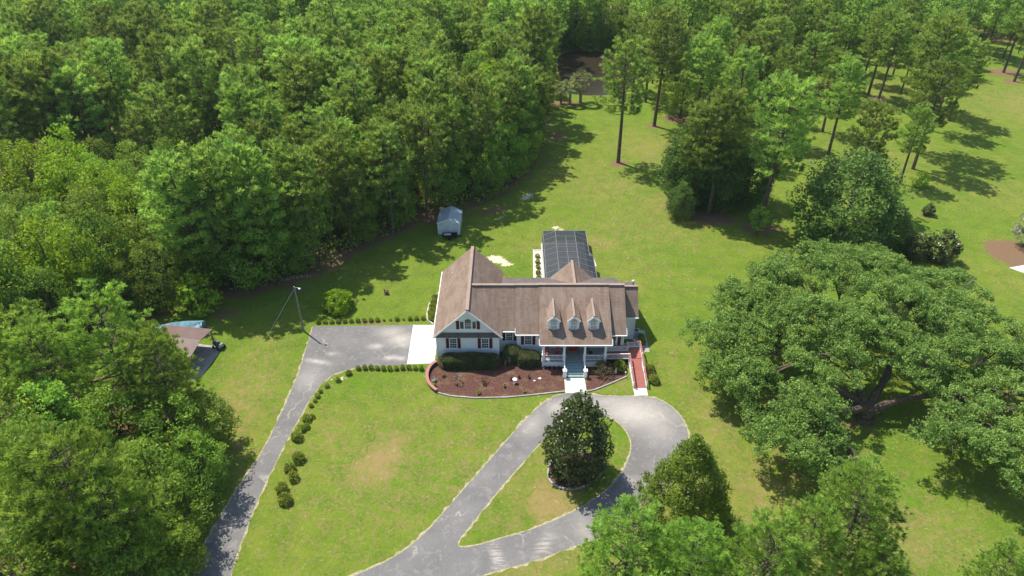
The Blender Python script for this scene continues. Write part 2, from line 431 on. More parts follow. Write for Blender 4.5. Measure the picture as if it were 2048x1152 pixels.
def make_pine(h, cs, R, seed, nb=46, tpb=9, ndl=13, ln=.55, wd=.075, mat='pine', name='pine_tree', label='', prof=None, rad=.24, droop=.0, lk=1.0):
    rs = np.random.RandomState(seed); path = trunk_path(h, rs, .02)
    T = MB(); T.tube(path, [rad * (1 - .82 * i / 6) for i in range(7)], 7)
    tc = []; td = []; tt = []
    for i in range(nb):
        t = (i + rs.uniform(0, 1)) / nb
        z = h * (cs + (.985 - cs) * t); az = i * 2.4 + rs.uniform(-.5, .5)
        pr = prof(t) if prof else (.55 + .9 * t - 1.15 * t * t) / .73 * rs.choice([1, 1, .8, 1.15])
        L = R * pr * rs.uniform(.62, 1.05)
        b = at_h(path, z); rise = (.05 + .55 * t) - droop
        dx, dy = cos(az), sin(az)
        mid = (b.x + dx * L * .55, b.y + dy * L * .55, b.z + L * .55 * rise * .6); end = (b.x + dx * L, b.y + dy * L, b.z + L * rise + .12 * L)
        T.tube([tuple(b), mid, end], [.02 + .018 * L, .015 + .01 * L, .012], 3, cap=False)
        k = max(3, int(tpb * (.35 + L / R)))
        s = rs.uniform(.3, 1.0, k) ** .75; cl = rs.uniform(.15, .6)
        for q in s:
            p0 = np.array(mid) * 2 * q * (1 - q) + np.array(tuple(b)) * (1 - q) ** 2 + np.array(end) * q * q + 0
            p = np.array(tuple(b)) + (np.array(end) - np.array(tuple(b))) * q
            p = (p0 + p) / 2
            lat = rs.normal() * .26 * L * (1.15 - q * .6)
            p = p + np.array([-dy * lat, dx * lat, rs.uniform(-.15, .35)])
            tc.append(p); td.append([dx * .6, dy * .6, .75]); tt.append(cl + rs.uniform(-.3, .45))
    for i in range(10):
        p = at_h(path, h * rs.uniform(.93, 1.0)); tc.append(np.array(tuple(p)) + rs.normal(size=3) * .25); td.append([0, 0, 1]); tt.append(.6)
    tc = np.array(tc); td = np.array(td); n = len(tc)
    d = unit(td[:, None, :] * lk * 1.35 + rs.normal(size=(n, ndl, 3)) * .5)
    l = ln * rs.uniform(.6, 1.15, (n, ndl, 1)); side = unit(np.cross(d, rs.normal(size=(n, ndl, 3)))) * wd * rs.uniform(.7, 1.4, (n, ndl, 1))
    base = tc[:, None, :] + d * .05
    V = np.stack([base, base + d * l * .75 + side, base + d * l, base + d * l * .75 - side], 2).reshape(-1, 3)
    tone = np.clip(np.array(tt)[:, None] + rs.uniform(-.25, .35, (n, ndl)), 0, 1).ravel()
    root = thing(name, label, 'tree', (0, 0, 0))
    T.build('trunk', M['bark'], root)
    link('crown', np_mesh('pine_crown', V, 4, tone, M[mat]), root)
    return root

def make_leafy(name, label, prof, R, H, seed, ncl=120, cr=1.0, k=46, ls=.2, mat='broad', trunkr=.25, lobes=.2, inner=.45, flat=.65, limbs=14, upb=.5, cat='tree', skip=None, ell=(1, 1), leaf_name='crown', shell=.55, bark='bark', fork=.3):
    rs = np.random.RandomState(seed); zs = np.array([p[0] for p in prof]) * H; rr = np.array([p[1] for p in prof]) * R
    grid = np.linspace(zs[0], zs[-1], 60); rg = np.interp(grid, zs, rr) + R * .1; cw = np.cumsum(rg); cw /= cw[-1]
    z = np.interp(rs.uniform(0, 1, ncl), cw, grid); az = rs.uniform(0, 2 * pi, ncl)
    ph = rs.uniform(0, 6, 4)
    lob = 1 + lobes * (np.sin(3 * az + ph[0] + z * .4) * .6 + np.sin(5 * az + ph[1] - z * .7) * .5 + np.sin(2 * az + z * 1.1 + ph[2]) * .4)
    r = np.interp(z, zs, rr) * lob * (inner + (1 - inner) * rs.uniform(0, 1, ncl) ** .45)
    cc = np.stack([r * np.cos(az) * ell[0], r * np.sin(az) * ell[1], z + rs.uniform(-.3, .3, ncl) * cr], 1)
    if skip: cc = cc[[not skip(p) for p in cc]]
    V, tone = clump_leaves(cc, cr * rs.uniform(.6, 1.3, len(cc)), k, ls, rs, flat, upb, shell=shell)
    V[:, 2] = np.maximum(V[:, 2], .03)
    root = thing(name, label, cat, (0, 0, 0))
    if trunkr:
        T = MB(); zt = H * fork; path = trunk_path(max(H * .8, .3), rs, .03)
        T.tube(path, [trunkr * (1 - .8 * i / 6) for i in range(7)], 7)
        for i in rs.choice(len(cc), min(limbs, len(cc)), False):
            e = cc[i]; zb = min(zt + max(0, e[2] - zt) * .35, H * .7); b = at_h(path, zb)
            mid = (b.x * .45 + e[0] * .55, b.y * .45 + e[1] * .55, b.z * .5 + e[2] * .5 + .3)
            T.tube([tuple(b), mid, tuple(e)], [trunkr * .38, trunkr * .22, trunkr * .06], 4, cap=False)
        T.build('trunk' if cat == 'tree' else 'stem', M[bark], root)
    link(leaf_name, np_mesh(name + '_' + leaf_name, V, 4, tone, M[mat]), root)
    return root

# ------------------------------------------------------------------ the setting: ground, drives, beds, pond
FOREST = [(-160, 60), (-78, 60), (-66.2, 72), (-56, 80), (-50.0, 83), (-50.5, 88), (-41.1, 87.5), (-30.0, 93.8), (-23.6, 102.7), (-15.5, 111.0), (-12.5, 114.5), (-7.5, 115.5), (-1.6, 121), (3.5, 131), (7.2, 145), (9.0, 158), (9.5, 168), (11, 181), (12.5, 196), (12, 214), (30, 222), (60, 222), (60, 300), (-190, 300)]
LEFTWOOD = [(-160, 75), (-78, 74), (-60, 72), (-47, 70), (-44, 66), (-39, 65), (-34.4, 59), (-31.8, 53.1), (-32.5, 47.8), (-33.0, 41.3), (-33, 20), (-160, 20)]
LITTER = [  # pine straw and bare soil (x, y, rx, ry, angle, strength)
    (22, 136, 2.2, 1.8, 0, 1), (32.5, 156, 2.4, 1.8, 0, .9), (39.5, 160.5, 5, 3.5, 0, .95), (35, 113, 7, 3.6, -10, .95), (43.5, 109, 5, 3, 0, .85), (42, 61.5, 5, 3.6, 0, .64), (36, 60, 4, 3, 0, .55), (-20, 81.9, 8.5, .5, 3, .8), (-15.5, 71.55, 5.2, .42, 0, .75), (-24.6, 60, .7, 9, 0, .5),
    (81, 133, 1.3, 1, 0, .9), (101, 159.5, 1.3, 1, 0, .8), (135, 195, 6, 5, 0, .9), (133, 187.5, 4, 3, 0, .8), (80, 184, 9, 5, 0, .95), (66, 175, 9, 4, 0, .8), (92, 174, 4, 2.5, 0, .8), (58, 150, 7, 4, 0, .5),
    (83, 100.5, 5, 5.5, 20, 1.1), (13, 171, 5, 2, 0, 1), (10, 150, 3, 5, 0, .75), (8, 137, 3, 4, 0, .6), (74.8, 113.9, 1.6, 1.2, 0, 1), (120, 196, 12, 8, 0, .7), (107, 200, 12, 8, 0, .6), (-43, 84, 9, 3.5, -5, .62), (-33, 90, 7, 2.5, 20, .6), (-20, 102, 4, 2.4, 40, .5),
    (-34, 50, 2.2, 9, 5, .7), (-19, 88.9, 1.0, .7, 0, .8), (-29.6, 80.2, .9, .9, 0, .7), (-14, 112, 4, 3, 0, .8), (-3, 116, 6, 2.5, 30, .7), (60, 98, 8, 6, 0, .6)]
DRY = [(-12, 55, 16, 12, 0, .30), (5, 50, 14, 8, 0, .32), (30, 50, 12, 16, 0, .34), (-34.5, 62, 4.5, 14, -8, .5), (-8, 64, 3, 1.6, 20, .5), (-21, 60, 2, 4, 0, .4), (-4, 53, 2.5, 1.5, 40, .5), (15, 104, 5, 3, 0, .5), (28, 118, 6, 5, 0, .5), (22, 126, 5, 4, 0, .45), (-25, 75, 1, 2, 0, .3), (-15, 56, 2.4, 4.2, -28, .95), (-14.6, 53.4, 1.8, 1.2, 0, .8), (4.0, 50.0, 2.6, 3.0, 30, 1.0), (3.4, 57, 1.4, 2.6, -20, .45), (7.8, 47.6, 2.5, 1.2, 25, .55), (17, 127, 9, 12, 0, .34), (29, 143, 9, 12, 0, .38), (24, 110, 12, 9, 0, .34), (20, 97, 10, 8, 0, .22),
       (24, 62, 3, 7, 10, .42), (27, 52, 4, 5, 0, .45), (40, 46, 7, 5, 0, .5), (32, 42, 6, 4, 0, .4), (-36, 62, 3.5, 9, -10, .32), (-33, 68, 3, 6, 0, .25), (2, 42, 6, 1.8, 15, .5), (80, 140, 14, 9, 0, .22), (95, 122, 18, 8, 0, .22), (66, 141, 6, 8, 0, .25), (100, 180, 20, 10, 0, .28),
       (-2, 90.5, 4, 4, 0, .28), (5, 104, 4, 2, 30, .35), (13.5, 61.5, 1.2, 1.5, 0, .25), (-17, 61, 5, 2.5, 40, .25), (62, 60, 10, 8, 0, .35), (84, 90, 14, 10, 0, .2), (130, 170, 18, 14, 0, .45), (13.5, 68, 2.5, 1.0, 20, .5), (22, 70, 2.5, 9, 0, .28)]
SAND = [(-2.4, 98.8, 1.9, 1.0, -35, 1.1), (-1.1, 97.4, 1.5, .5, -20, 1.0), (8.0, 108.8, 1.4, .7, -25, 1.0), (-22.2, 70.0, 1.3, .5, 10, .85), (2.8, 121, 3, 1.5, 60, .62), (-2, 113, 2.5, .9, 40, .55), (-34, 93.5, 5, 1.1, 15, .55), (-27, 96, 3, .8, 30, .5), (-9, 112, 2, 1, 0, .45), (-33.5, 46, 1.2, 3, 0, .45)]
gx = np.concatenate([np.linspace(-900, -175, 12)[:-1], np.arange(-175, 175, 1.1), np.linspace(176, 900, 12)])
gy = np.concatenate([np.linspace(-500, 18, 6)[:-1], np.arange(18, 250, 1.1), np.linspace(251, 1500, 12)])
X, Y = np.meshgrid(gx, gy); nx, ny = len(gx), len(gy)
V = np.stack([X, Y, np.zeros_like(X)], -1).reshape(-1, 3)
ii = (np.arange(ny - 1)[:, None] * nx + np.arange(nx - 1)[None, :]).ravel()
F = np.stack([ii, ii + 1, ii + 1 + nx, ii + nx], 1)
me = bpy.data.meshes.new('ground'); me.vertices.add(len(V)); me.vertices.foreach_set('co', V.ravel().astype(np.float32))
me.loops.add(len(F) * 4); me.loops.foreach_set('vertex_index', F.ravel().astype(np.int32)); me.polygons.add(len(F)); me.polygons.foreach_set('loop_start', (np.arange(len(F)) * 4).astype(np.int32))
me.update(calc_edges=True); fx, fy = V[:, 0], V[:, 1]
def sdf(poly): return np.where(inside(fx, fy, poly), -1, 1) * dist_poly(fx, fy, poly)
soilv = np.maximum(np.clip(.5 - sdf(FOREST) * .14, 0, 1), np.clip(.42 - sdf(LEFTWOOD) * .16, 0, 1)); soilv = np.maximum(soilv, blobs(fx, fy, LITTER) * .86)
soilv = np.where((fy > 225) & (fx > 20), np.maximum(soilv, .6), soilv)
for nm, vals in (('soil', soilv), ('dry', blobs(fx, fy, DRY)), ('sand', blobs(fx, fy, SAND))):
    a = me.attributes.new(nm, 'FLOAT', 'POINT'); a.data.foreach_set('value', vals.astype(np.float32))
me.materials.append(M['lawn']); link('ground', me, kind='structure')

DRIVE = [(-28.3, 80.9), (-28.1, 75.6), (-27.9, 71.0), (-28.1, 65), (-28.4, 60), (-28.9, 56.0), (-30.0, 51.4), (-30.8, 46.0), (-31.4, 41.3), (-31.8, 25), (-27, 25), (-27.2, 41.3), (-27.4, 44.8), (-27.2, 51.0), (-26.6, 57.1), (-26.0, 61.5), (-25.4, 65.4), (-24.6, 68.6), (-23.4, 70.6), (-21.6, 71.6), (-20.1, 72.0), (-13.95, 72.6), (-14.1, 81.2)]
LO = [(-28, 35), (-15.2, 41.3), (-11.6, 43.3), (-8.9, 46.0), (-6.6, 49.7), (-2.5, 56.0), (1.0, 61.5), (3.5, 64.9), (6.0, 67.0), (9.5, 67.0), (11.3, 66.5), (15.3, 66.5), (18.0, 66.2), (19.6, 64.8), (20.7, 62.6), (20.9, 60.2), (20.4, 58.2), (19.2, 55.2), (17.3, 52.4), (14.0, 49.0), (10.6, 46.5), (6.9, 44.9), (5.0, 44.1), (1.5, 42.7), (-1.2, 42.0), (-3.1, 41.3), (-9, 38), (-20, 30)]
ISLE = [(3.8, 59.4), (1.7, 56.3), (-1.3, 52.0), (-3.9, 47.8), (-6.0, 44.4), (-3.7, 44.6), (-1.2, 45.5), (2.4, 46.7), (6.9, 49.0), (10.3, 51.5), (12.6, 54.5), (14.0, 57.9), (13.8, 60.2), (12.8, 62.1), (11.6, 62.9), (9.5, 63.1), (7.0, 62.5), (5.1, 61.0)]
def ring_sheet(name, outer, inner, z, mat, bleach=None):
    return sheet(name, outer, z, mat, attr=('bleach', bleach) if bleach else None, inner=inner)
LOs = smooth(LO, 1); ISs = smooth(ISLE, 2)
sheet('driveway_verge', offset_poly(DRIVE[:-2], .16, .16, .5, 3), .005, M['verge'])
ring_sheet('loop_verge', offset_poly(LOs, .2, .2, .45, 4), offset_poly(ISs, -.2, .18, .45, 5), .005, M['verge'])
sheet('driveway', offset_poly(DRIVE, 0, .05, .6, 8), .010, M['asphalt'], attr=('bleach', [(-15.5, 78, 1.6, 1.2, 0, .9), (-17, 79.5, 1.6, 1.1, 0, .7), (-18.6, 76.4, .8, .5, 0, .9), (-14.8, 76.7, .9, .5, 0, .8), (-16.2, 74.0, .7, .45, 0, 1), (-14.9, 73.8, .5, .4, 0, .9), (-26.0, 73.2, 1.3, .35, -15, 1), (-24.3, 74.8, .5, .3, 0, .9), (-26.3, 70, 1.4, 2, 0, .35), (-27.2, 53.6, .8, .25, -20, .8), (-29, 47, 2.5, .3, 35, .5)]))
ring_sheet('loop_drive', LOs, ISs, .010, M['asphalt'], [(15, 63.6, 3.8, 2.4, -15, .95), (12.2, 65.3, 3, 1.1, 0, .6), (5.5, 64.5, 1.4, 1.0, 40, .7), (2.4, 61.5, 1.0, 1.8, -35, .5), (7.5, 46.3, .8, 2.0, 10, .45), (3.2, 44.7, 1.5, .3, 60, .8), (-1.5, 43.2, .25, 1.6, 15, 1), (14, 52.5, 1.3, .4, -30, .6), (.5, 56.5, .6, .2, 0, .8), (17.5, 61, 2, 2, 0, .5)])
sheet('concrete_pad', [(-14.1, 81.2), (-10.35, 81.2), (-10.35, 73.0), (-10.9, 72.8), (-13.95, 72.6)], .014, M['concrete'])
sheet('path', [(6.75, 67.1), (9.45, 67.1), (9.4, 69.85), (6.8, 69.85)], .016, M['concrete'])
BED = [(-10.2, 73.3), (-10.6, 72.2), (-10.95, 71.3), (-11.0, 70.1), (-10.6, 68.5), (-9.5, 67.1), (-7.7, 66.45), (-4.7, 66.1), (-0.8, 66.2), (2.3, 66.6), (4.8, 67.0), (6.72, 67.3), (6.72, 72.4), (3.9, 73.6), (0, 75), (-10.2, 73.6)]
BEDR = [(9.48, 67.3), (10.5, 67.6), (12.9, 68.9), (15.0, 70.2), (15.3, 72.5), (12, 74), (9.48, 73)]
sheet('mulch_bed', BED, .008, M['mulch']); sheet('mulch_bed', BEDR, .008, M['mulch'])
MAGB = smooth([(3.9, 54.2), (4.2, 52.5), (6.0, 51.6), (8.0, 52.1), (9.6, 53.3), (10.4, 54.9), (10.1, 56.6), (7, 57.5), (4.6, 56.5)], 2)
sheet('mulch_bed', MAGB, .008, M['mulch'])
sheet('path', [(15.45, 66.6), (17.1, 66.6), (17.15, 67.95), (15.4, 67.95)], .016, M['concrete'])
sheet('path', [(12.95, 76.5), (17.0, 77.5), (17.0, 80), (18.7, 80), (18.7, 75.2), (17.2, 75.2), (17.2, 74.9), (13, 74.2)], .012, M['oldconc'])
sheet('carport_slab', [(-40.4, 69.6), (-39.6, 76.2), (-48.2, 78), (-49.2, 71)], .014, M['oldconc'])
sheet('pool_deck', [(4.85, 87.2), (13.2, 87.2), (13.2, 96.2), (12.5, 98), (12.5, 104), (4.85, 104)], .012, M['deck'])
sheet('gravel_bed', [(3.4, 87.5), (4.85, 87.5), (4.85, 101.6), (3.6, 101.6)], .010, M['sandstone'])
sheet('gravel_bed', [(12.55, 96.4), (13.6, 96.8), (13.3, 100), (12.55, 101.5)], .010, M['sandstone'])
pool = smooth([(6.4, 90.0), (8.6, 89.2), (11.0, 89.8), (11.3, 92.5), (10.8, 95.2), (9.2, 96.9), (7.2, 96.6), (6.0, 94.6), (5.9, 92)], 3)
sheet('water', pool, .018, M['poolwater'])
PONDP = smooth([(13.5, 178.5), (19, 176.5), (25, 177), (29, 181), (33, 190), (34, 203), (31, 214), (22, 216), (15, 214), (12.5, 205), (13, 190)], 2)
sheet('pond', PONDP, .008, M['pond'])
sheet('driveway', [(79.6, 96.3), (80.8, 95.0), (90, 90), (120, 88), (120, 98), (84, 97.5)], .012, M['concrete'])
# flat floating lily pads on the far side of the pond
lp = MB(); rq = random.Random(5)
for _ in range(50):
    x, y = 23.5 + rq.gauss(0, 1.8), 190 + rq.gauss(0, 1.0); r = rq.uniform(.2, .5)
    lp.face([(x + r * cos(t * pi / 4), y + r * sin(t * pi / 4), .02 + rq.random() * .02) for t in range(8)])
link('lily_pads', lp.mesh('lily_pads', M['bright']), label='yellow green lily pads floating on the dark pond', cat='lily pads', kind='stuff')

def edging(name, pts, label, w_=.16, h=.14, mat='oldconc', cat='edging'):
    e = MB()
    for i in range(len(pts) - 1):
        e.bar((pts[i][0], pts[i][1], h / 2), (pts[i + 1][0], pts[i + 1][1], h / 2), w_, h + .02 * (i % 2) * .2)
    return e.build(name, M[mat], None, label=label, cat=cat)
edging('garden_edging', BED[5:12], 'low pale concrete edging curving round the red mulch bed left of the front path')
edging('garden_edging', BEDR[0:4], 'low grey concrete edging of the mulch bed between front path and ramp')
edging('garden_edging', MAGB + [MAGB[0]], 'low rounded grey edging ringing the mulch under the magnolia', .2, .16)
edging('garden_edging', [(4.82, 101.65), (3.55, 101.65), (3.3, 87.6)], 'cream edging round the gravel strip left of the pool cage', .14, .12, 'sandstone')
edging('garden_edging', [(-11.2, 88.9), (-11.9, 88.0), (-12.3, 86.2), (-12.4, 84.0), (-12.2, 82.5), (-11.3, 81.4)], 'thin pale edging bowing out round the shrubs on the left side of the house', .14, .12, 'sandstone')

bw = wthing('brick_retaining_wall', 'curved low retaining wall with red cap at the left end of the mulch bed', 'wall', (-10.8, 70, 0))
arc = smooth([(-10.0, 72.75), (-10.6, 72.2), (-10.98, 71.2), (-11.05, 70.0), (-10.75, 68.7), (-10.1, 67.7), (-9.5, 67.15)], 2, False)
b1 = MB(); b2 = MB()
for i in range(len(arc) - 1):
    a, b = arc[i], arc[i + 1]
    b1.bar((a[0], a[1], .22), (b[0], b[1], .22), .28, .44); b2.bar((a[0], a[1], .48), (b[0], b[1], .48), .40, .09)
b1.build('wall_face', M['navy'], bw); b2.build('wall_cap', M['brick'], bw)

# ------------------------------------------------------------------ the house
H0 = (3.5, 80, 0)
house = wthing('house', 'long white house with brown shingle roof, big left gable wing, three dormers and front porch', 'house', H0)
def part(mb, name, mats, parent=house, **kw):
    o = mb.build(name, mats, parent, **kw)
    if parent is not house and parent is not None and parent.type == 'MESH': o.location = (0, 0, 0)
    return o
RM = [M['roof'], M['ridge'], M['roofdark'], M['ridge'], M['siding']]
RZ, RY = 8.1, 79.5     # common ridge
# walls
part(MB().box(-9.9, -1.75, 73.75, 88.6, 0, 3.9), 'wing_wall', M['siding'])
part(MB().box(-1.75, 0.75, 75.3, 87, 0, 3.62).box(.75, 3.95, 74.55, 86.9, 0, 3.64), 'main_wall', M['siding'])
part(MB().box(3.95, 12.7, 74.9, 86.8, 0, 3.75), 'porch_back_wall', M['siding'])
part(MB().box(12.7, 14.75, 74.5, 86.6, 0, 3.62).box(14.75, 16.75, 77.95, 86, 0, 3.85), 'right_wall', M['siding'])
# gable infill triangles under the right-hand roof edges
g = MB()
for x, ye, ze, yr, zr in ((12.72, 72.4, 3.95, RY, RZ - .15), (14.78, 74.3, 3.8, RY, RZ - .15), (16.76, 78.0, 3.9, 80.5, 7.0)):
    yb = 2 * yr - ye if x < 16 else 83.6
    g.face([(x, ye + .25, ze - .1), (x, yb, ze - .1), (x, yr, zr)]); g.face([(x - .1, ye + .25, ze - .1), (x - .1, yr, zr), (x - .1, yb, ze - .1)])
part(g, 'gable_wall', M['siding'])
def front_roof(x0, x1, ye, ze, yr=RY, zr=RZ, name='front_roof', xl2=None):
    r = MB(); xa = x0 if xl2 is None else xl2
    r.slab([(x0, ye, ze), (x1, ye, ze), (x1, yr, zr), (xa, yr, zr)], .16, 0, 1)
    o = part(r, name, RM)
    gmb = MB(); gmb.bar((x0, ye - .06, ze - .06), (x1, ye - .06, ze - .06), .12, .13); part(gmb, 'gutter', M['white'], o)
    return o
front_roof(3.55, 12.98, 71.95, 3.80, name='porch_roof')
front_roof(0.45, 3.55, 74.10, 3.80)
front_roof(-1.25, .45, 74.80, 3.80)
front_roof(12.98, 15.10, 74.00, 3.80)
front_roof(15.0, 17.15, 77.65, 3.95, 80.45, 7.2)
# roof piece that runs up against the wing
r = MB(); r.slab([(-1.25, 74.8, 3.8), (-1.25, RY, RZ), (-5.45, RY, RZ)], .1, 0, 1); part(r, 'front_roof', RM)
rr_ = MB(); rr_.bar((-5.4, RY, RZ + .03), (.45, RY, RZ + .03), .42, .10).bar((.45, RY + .01, RZ + .05), (3.55, RY + .01, RZ + .05), .42, .10).bar((3.55, RY + .02, RZ + .08), (12.98, RY + .02, RZ + .08), .44, .11).bar((12.98, RY, RZ + .05), (15.1, RY, RZ + .05), .42, .10).bar((15.1, 80.45, 7.24), (17.15, 80.45, 7.24), .34, .09)
part(rr_, 'ridge_cap', M['ridge'])
# rear roof
r = MB(); r.slab([(-1.4, RY, RZ - .02), (15.1, RY, RZ - .02), (15.1, 87.4, 4.0), (-1.4, 87.4, 4.0)], .14, 2, 1).slab([(15.1, 80.45, 7.2), (17.15, 80.45, 7.2), (17.15, 86.4, 3.9), (15.1, 86.4, 3.9)], .14, 2, 1)
part(r, 'rear_roof', RM)
r = MB(); zr = 7.55; yb = 86.5; hw = 3.4; cx = 8.55; ze = zr - hw * .97
for sgn in (-1, 1):
    q = [(cx, RY - .2, zr), (cx, yb, zr), (cx + sgn * hw, yb, ze), (cx + sgn * hw, 81.5, ze + .01)]
    if sgn > 0: q = q[::-1]
    r.slab(q if sgn < 0 else q, .12, 0, 1)
r.bar((cx, RY + .1, zr + .04), (cx, yb, zr + .04), .36, .09, 3)
r.face([(cx - hw + .3, yb - .3, ze), (cx + hw - .3, yb - .3, ze), (cx, yb - .3, zr - .2)], 4)
part(r, 'rear_gable_roof', RM)
# wing roof
wr = MB(); WX0, WX1, WC, WY0, WY1, WZe, WZr = -10.3, -1.28, -5.72, 73.35, 89.0, 4.0, 8.34
wr.slab([(WX0, WY0, WZe), (WC, WY0, WZr), (WC, WY1, WZr), (WX0, WY1, WZe)], .15, 0, 1)
wr.slab([(WC, WY0, WZr), (WX1, WY0, WZe), (WX1, WY1, WZe), (WC, WY1, WZr)], .15, 0, 1)
wro = part(wr, 'wing_roof', RM)
part(MB().bar((WC, WY0, WZr + .04), (WC, WY1, WZr + .04), .42, .10), 'ridge_cap', M['ridge'], wro)
part(MB().bar((WX0 - .02, WY0 - .04, WZe - .13), (WC, WY0 - .04, WZr - .13), .06, .22).bar((WC, WY0 - .04, WZr - .13), (WX1 + .02, WY0 - .04, WZe - .13), .06, .22), 'bargeboard', M['white'], wro)
part(MB().bar((WX0 - .08, WY0, WZe - .06), (WX0 - .08, WY1, WZe - .06), .1, .13), 'gutter', M['white'], wro)
part(MB().tube([(-8.4, 84.6, 6.2), (-8.4, 84.6, 6.75)], .06, 7), 'vent_pipe', M['white'], wro)
gz = 4.62
gb = MB().face([(WX0 + .75, WY0 + .32, gz), (WX1 - .75, WY0 + .32, gz), (WC, WY0 + .32, WZr - .2)])
part(MB().face([(-9.9, 88.61, 3.8), (WX0 + .6, 88.61, 4.62), (WC, 88.61, WZr - .2), (WX1 - .6, 88.61, 4.62), (-1.75, 88.61, 3.8)]), 'wing_gable', M['siding'])
part(gb, 'wing_gable', M['siding'])
part(MB().box(WX0 + .7, WX1 - .7, WY0 + .24, WY0 + .31, gz - .02, gz + .1), 'band_board', M['white'])
sk = MB().face([(WX0 + .12, WY0 - .02, 3.92), (WX1 - .12, WY0 - .02, 3.92), (WX1 - .75, WY0 + .30, gz), (WX0 + .75, WY0 + .30, gz)])
sk.face([(WX0 + .1, WY0 - .01, 3.9), (WX0 + .1, WY0 + .4, 3.9), (WX1 - .1, WY0 + .4, 3.9), (WX1 - .1, WY0 - .01, 3.9)])
part(sk, 'skirt_roof', M['roofdark'])
for bx in ((-9.98, -9.82, 73.68, 73.8, 0, 3.9), (-1.84, -1.68, 73.68, 73.8, 0, 3.9), (.68, .84, 74.48, 74.6, 0, 3.6), (14.68, 14.84, 74.42, 74.55, 0, 3.6), (16.68, 16.83, 77.88, 78.0, 0, 3.85), (3.86, 4.02, 74.48, 74.62, 0, 3.6)):
    part(MB().box(*bx), 'corner_board', M['white'])
# the exposed rake edges between the stepped roofs
for x, ye, ze, k in ((3.55, 71.95, 3.8, -1), (.45, 74.1, 3.8, -1), (12.98, 71.95, 3.8, 1), (15.1, 74.0, 3.8, 1)):
    sl_ = (RZ - ze) / (RY - ye); t_ = .75
    part(MB().bar((x + k * .03, ye, ze - .03), (x + k * .03, ye + t_, ze - .03 + t_ * sl_), .06, .15), 'rake_board', M['white'])

def window(xc, y, z0, wd, ht, shutters=True, blinds=False, rows=2, parent=house, name='window', arch=False):
    wm = MB().box(xc - wd / 2, xc + wd / 2, y - .02, y + .04, z0, z0 + ht)
    if arch:
        n = 10; pts = [(xc + wd / 2 * cos(pi * i / n), y - .02, z0 + ht + wd / 2 * sin(pi * i / n)) for i in range(n + 1)]
        wm.face(pts[::-1])
    o = part(wm, name, M['blind'] if blinds else M['glass'], parent)
    f = MB(); t = .09; yy0, yy1 = y - .07, y + .02
    f.box(xc - wd / 2 - t, xc - wd / 2, yy0, yy1, z0, z0 + ht).box(xc + wd / 2, xc + wd / 2 + t, yy0, yy1, z0, z0 + ht)
    f.box(xc - wd / 2 - t, xc + wd / 2 + t, yy0 - .02, yy1, z0 - .1, z0)
    if not arch: f.box(xc - wd / 2 - t, xc + wd / 2 + t, yy0 - .01, yy1, z0 + ht, z0 + ht + .1)
    else:
        P3 = [(xc + (wd / 2 + .05) * cos(pi * i / 10), y - .04, z0 + ht + (wd / 2 + .05) * sin(pi * i / 10)) for i in range(11)]
        f.tube(P3, .05, 4)
    f.box(xc - wd / 2, xc + wd / 2, y - .055, y - .01, z0 + ht / 2 - .03, z0 + ht / 2 + .03)
    for k in (-1, 1): f.box(xc + k * wd / 6 - .012, xc + k * wd / 6 + .012, y - .045, y - .012, z0 + .0, z0 + ht)
    for k in (.25, .75): f.box(xc - wd / 2, xc + wd / 2, y - .046, y - .013, z0 + ht * k - .012, z0 + ht * k + .012)
    part(f, 'window_frame', M['white'], o)
    if shutters:
        for k in (-1, 1):
            s_ = MB(); xs = xc + k * (wd / 2 + t + .24); s_.box(xs - .2, xs + .2, y - .06, y - .0, z0 - .05, z0 + ht + .05)
            for q in range(8):
                zq = z0 + .08 + q * (ht - .12) / 8; s_.box(xs - .15, xs + .15, y - .075, y - .058, zq, zq + ht / 16)
            part(s_, 'shutter', M['maroon'], o)
    return o
window(-7.75, 73.73, 1.92, .86, 1.55); window(-3.55, 73.73, 1.92, .86, 1.55)
window(-.35, 75.28, 1.95, .82, 1.4); window(2.15, 74.53, 1.9, .86, 1.5)
o = window(13.35, 74.48, 1.6, .85, 1.6, False)
part(MB().box(14.05, 14.45, 74.42, 74.5, 1.55, 3.3), 'shutter', M['maroon'], o)
# attic window: arched middle light with two side lights
aw = window(-5.7, WY0 + .30, 5.2, .8, 1.15, False, arch=True)
for k in (-1, 1):
    s_ = MB().box(-5.7 + k * .8 - .22, -5.7 + k * .8 + .22, WY0 + .27, WY0 + .31, 5.2, 6.35); part(s_, 'side_light', M['glass'], aw)
    part(MB().box(-5.7 + k * 1.07 - .04, -5.7 + k * 1.07 + .04, WY0 + .24, WY0 + .31, 5.15, 6.4).box(-5.7 + k * .8 - .25, -5.7 + k * .8 + .25, WY0 + .24, WY0 + .31, 6.35, 6.42).box(-5.7 + k * .8 - .25, -5.7 + k * .8 + .25, WY0 + .24, WY0 + .31, 5.1, 5.18), 'side_frame', M['white'], aw)
    part(MB().box(-5.7 + k * 1.34 - .2, -5.7 + k * 1.34 + .2, WY0 + .25, WY0 + .31, 5.1, 6.42), 'shutter', M['maroon'], aw)
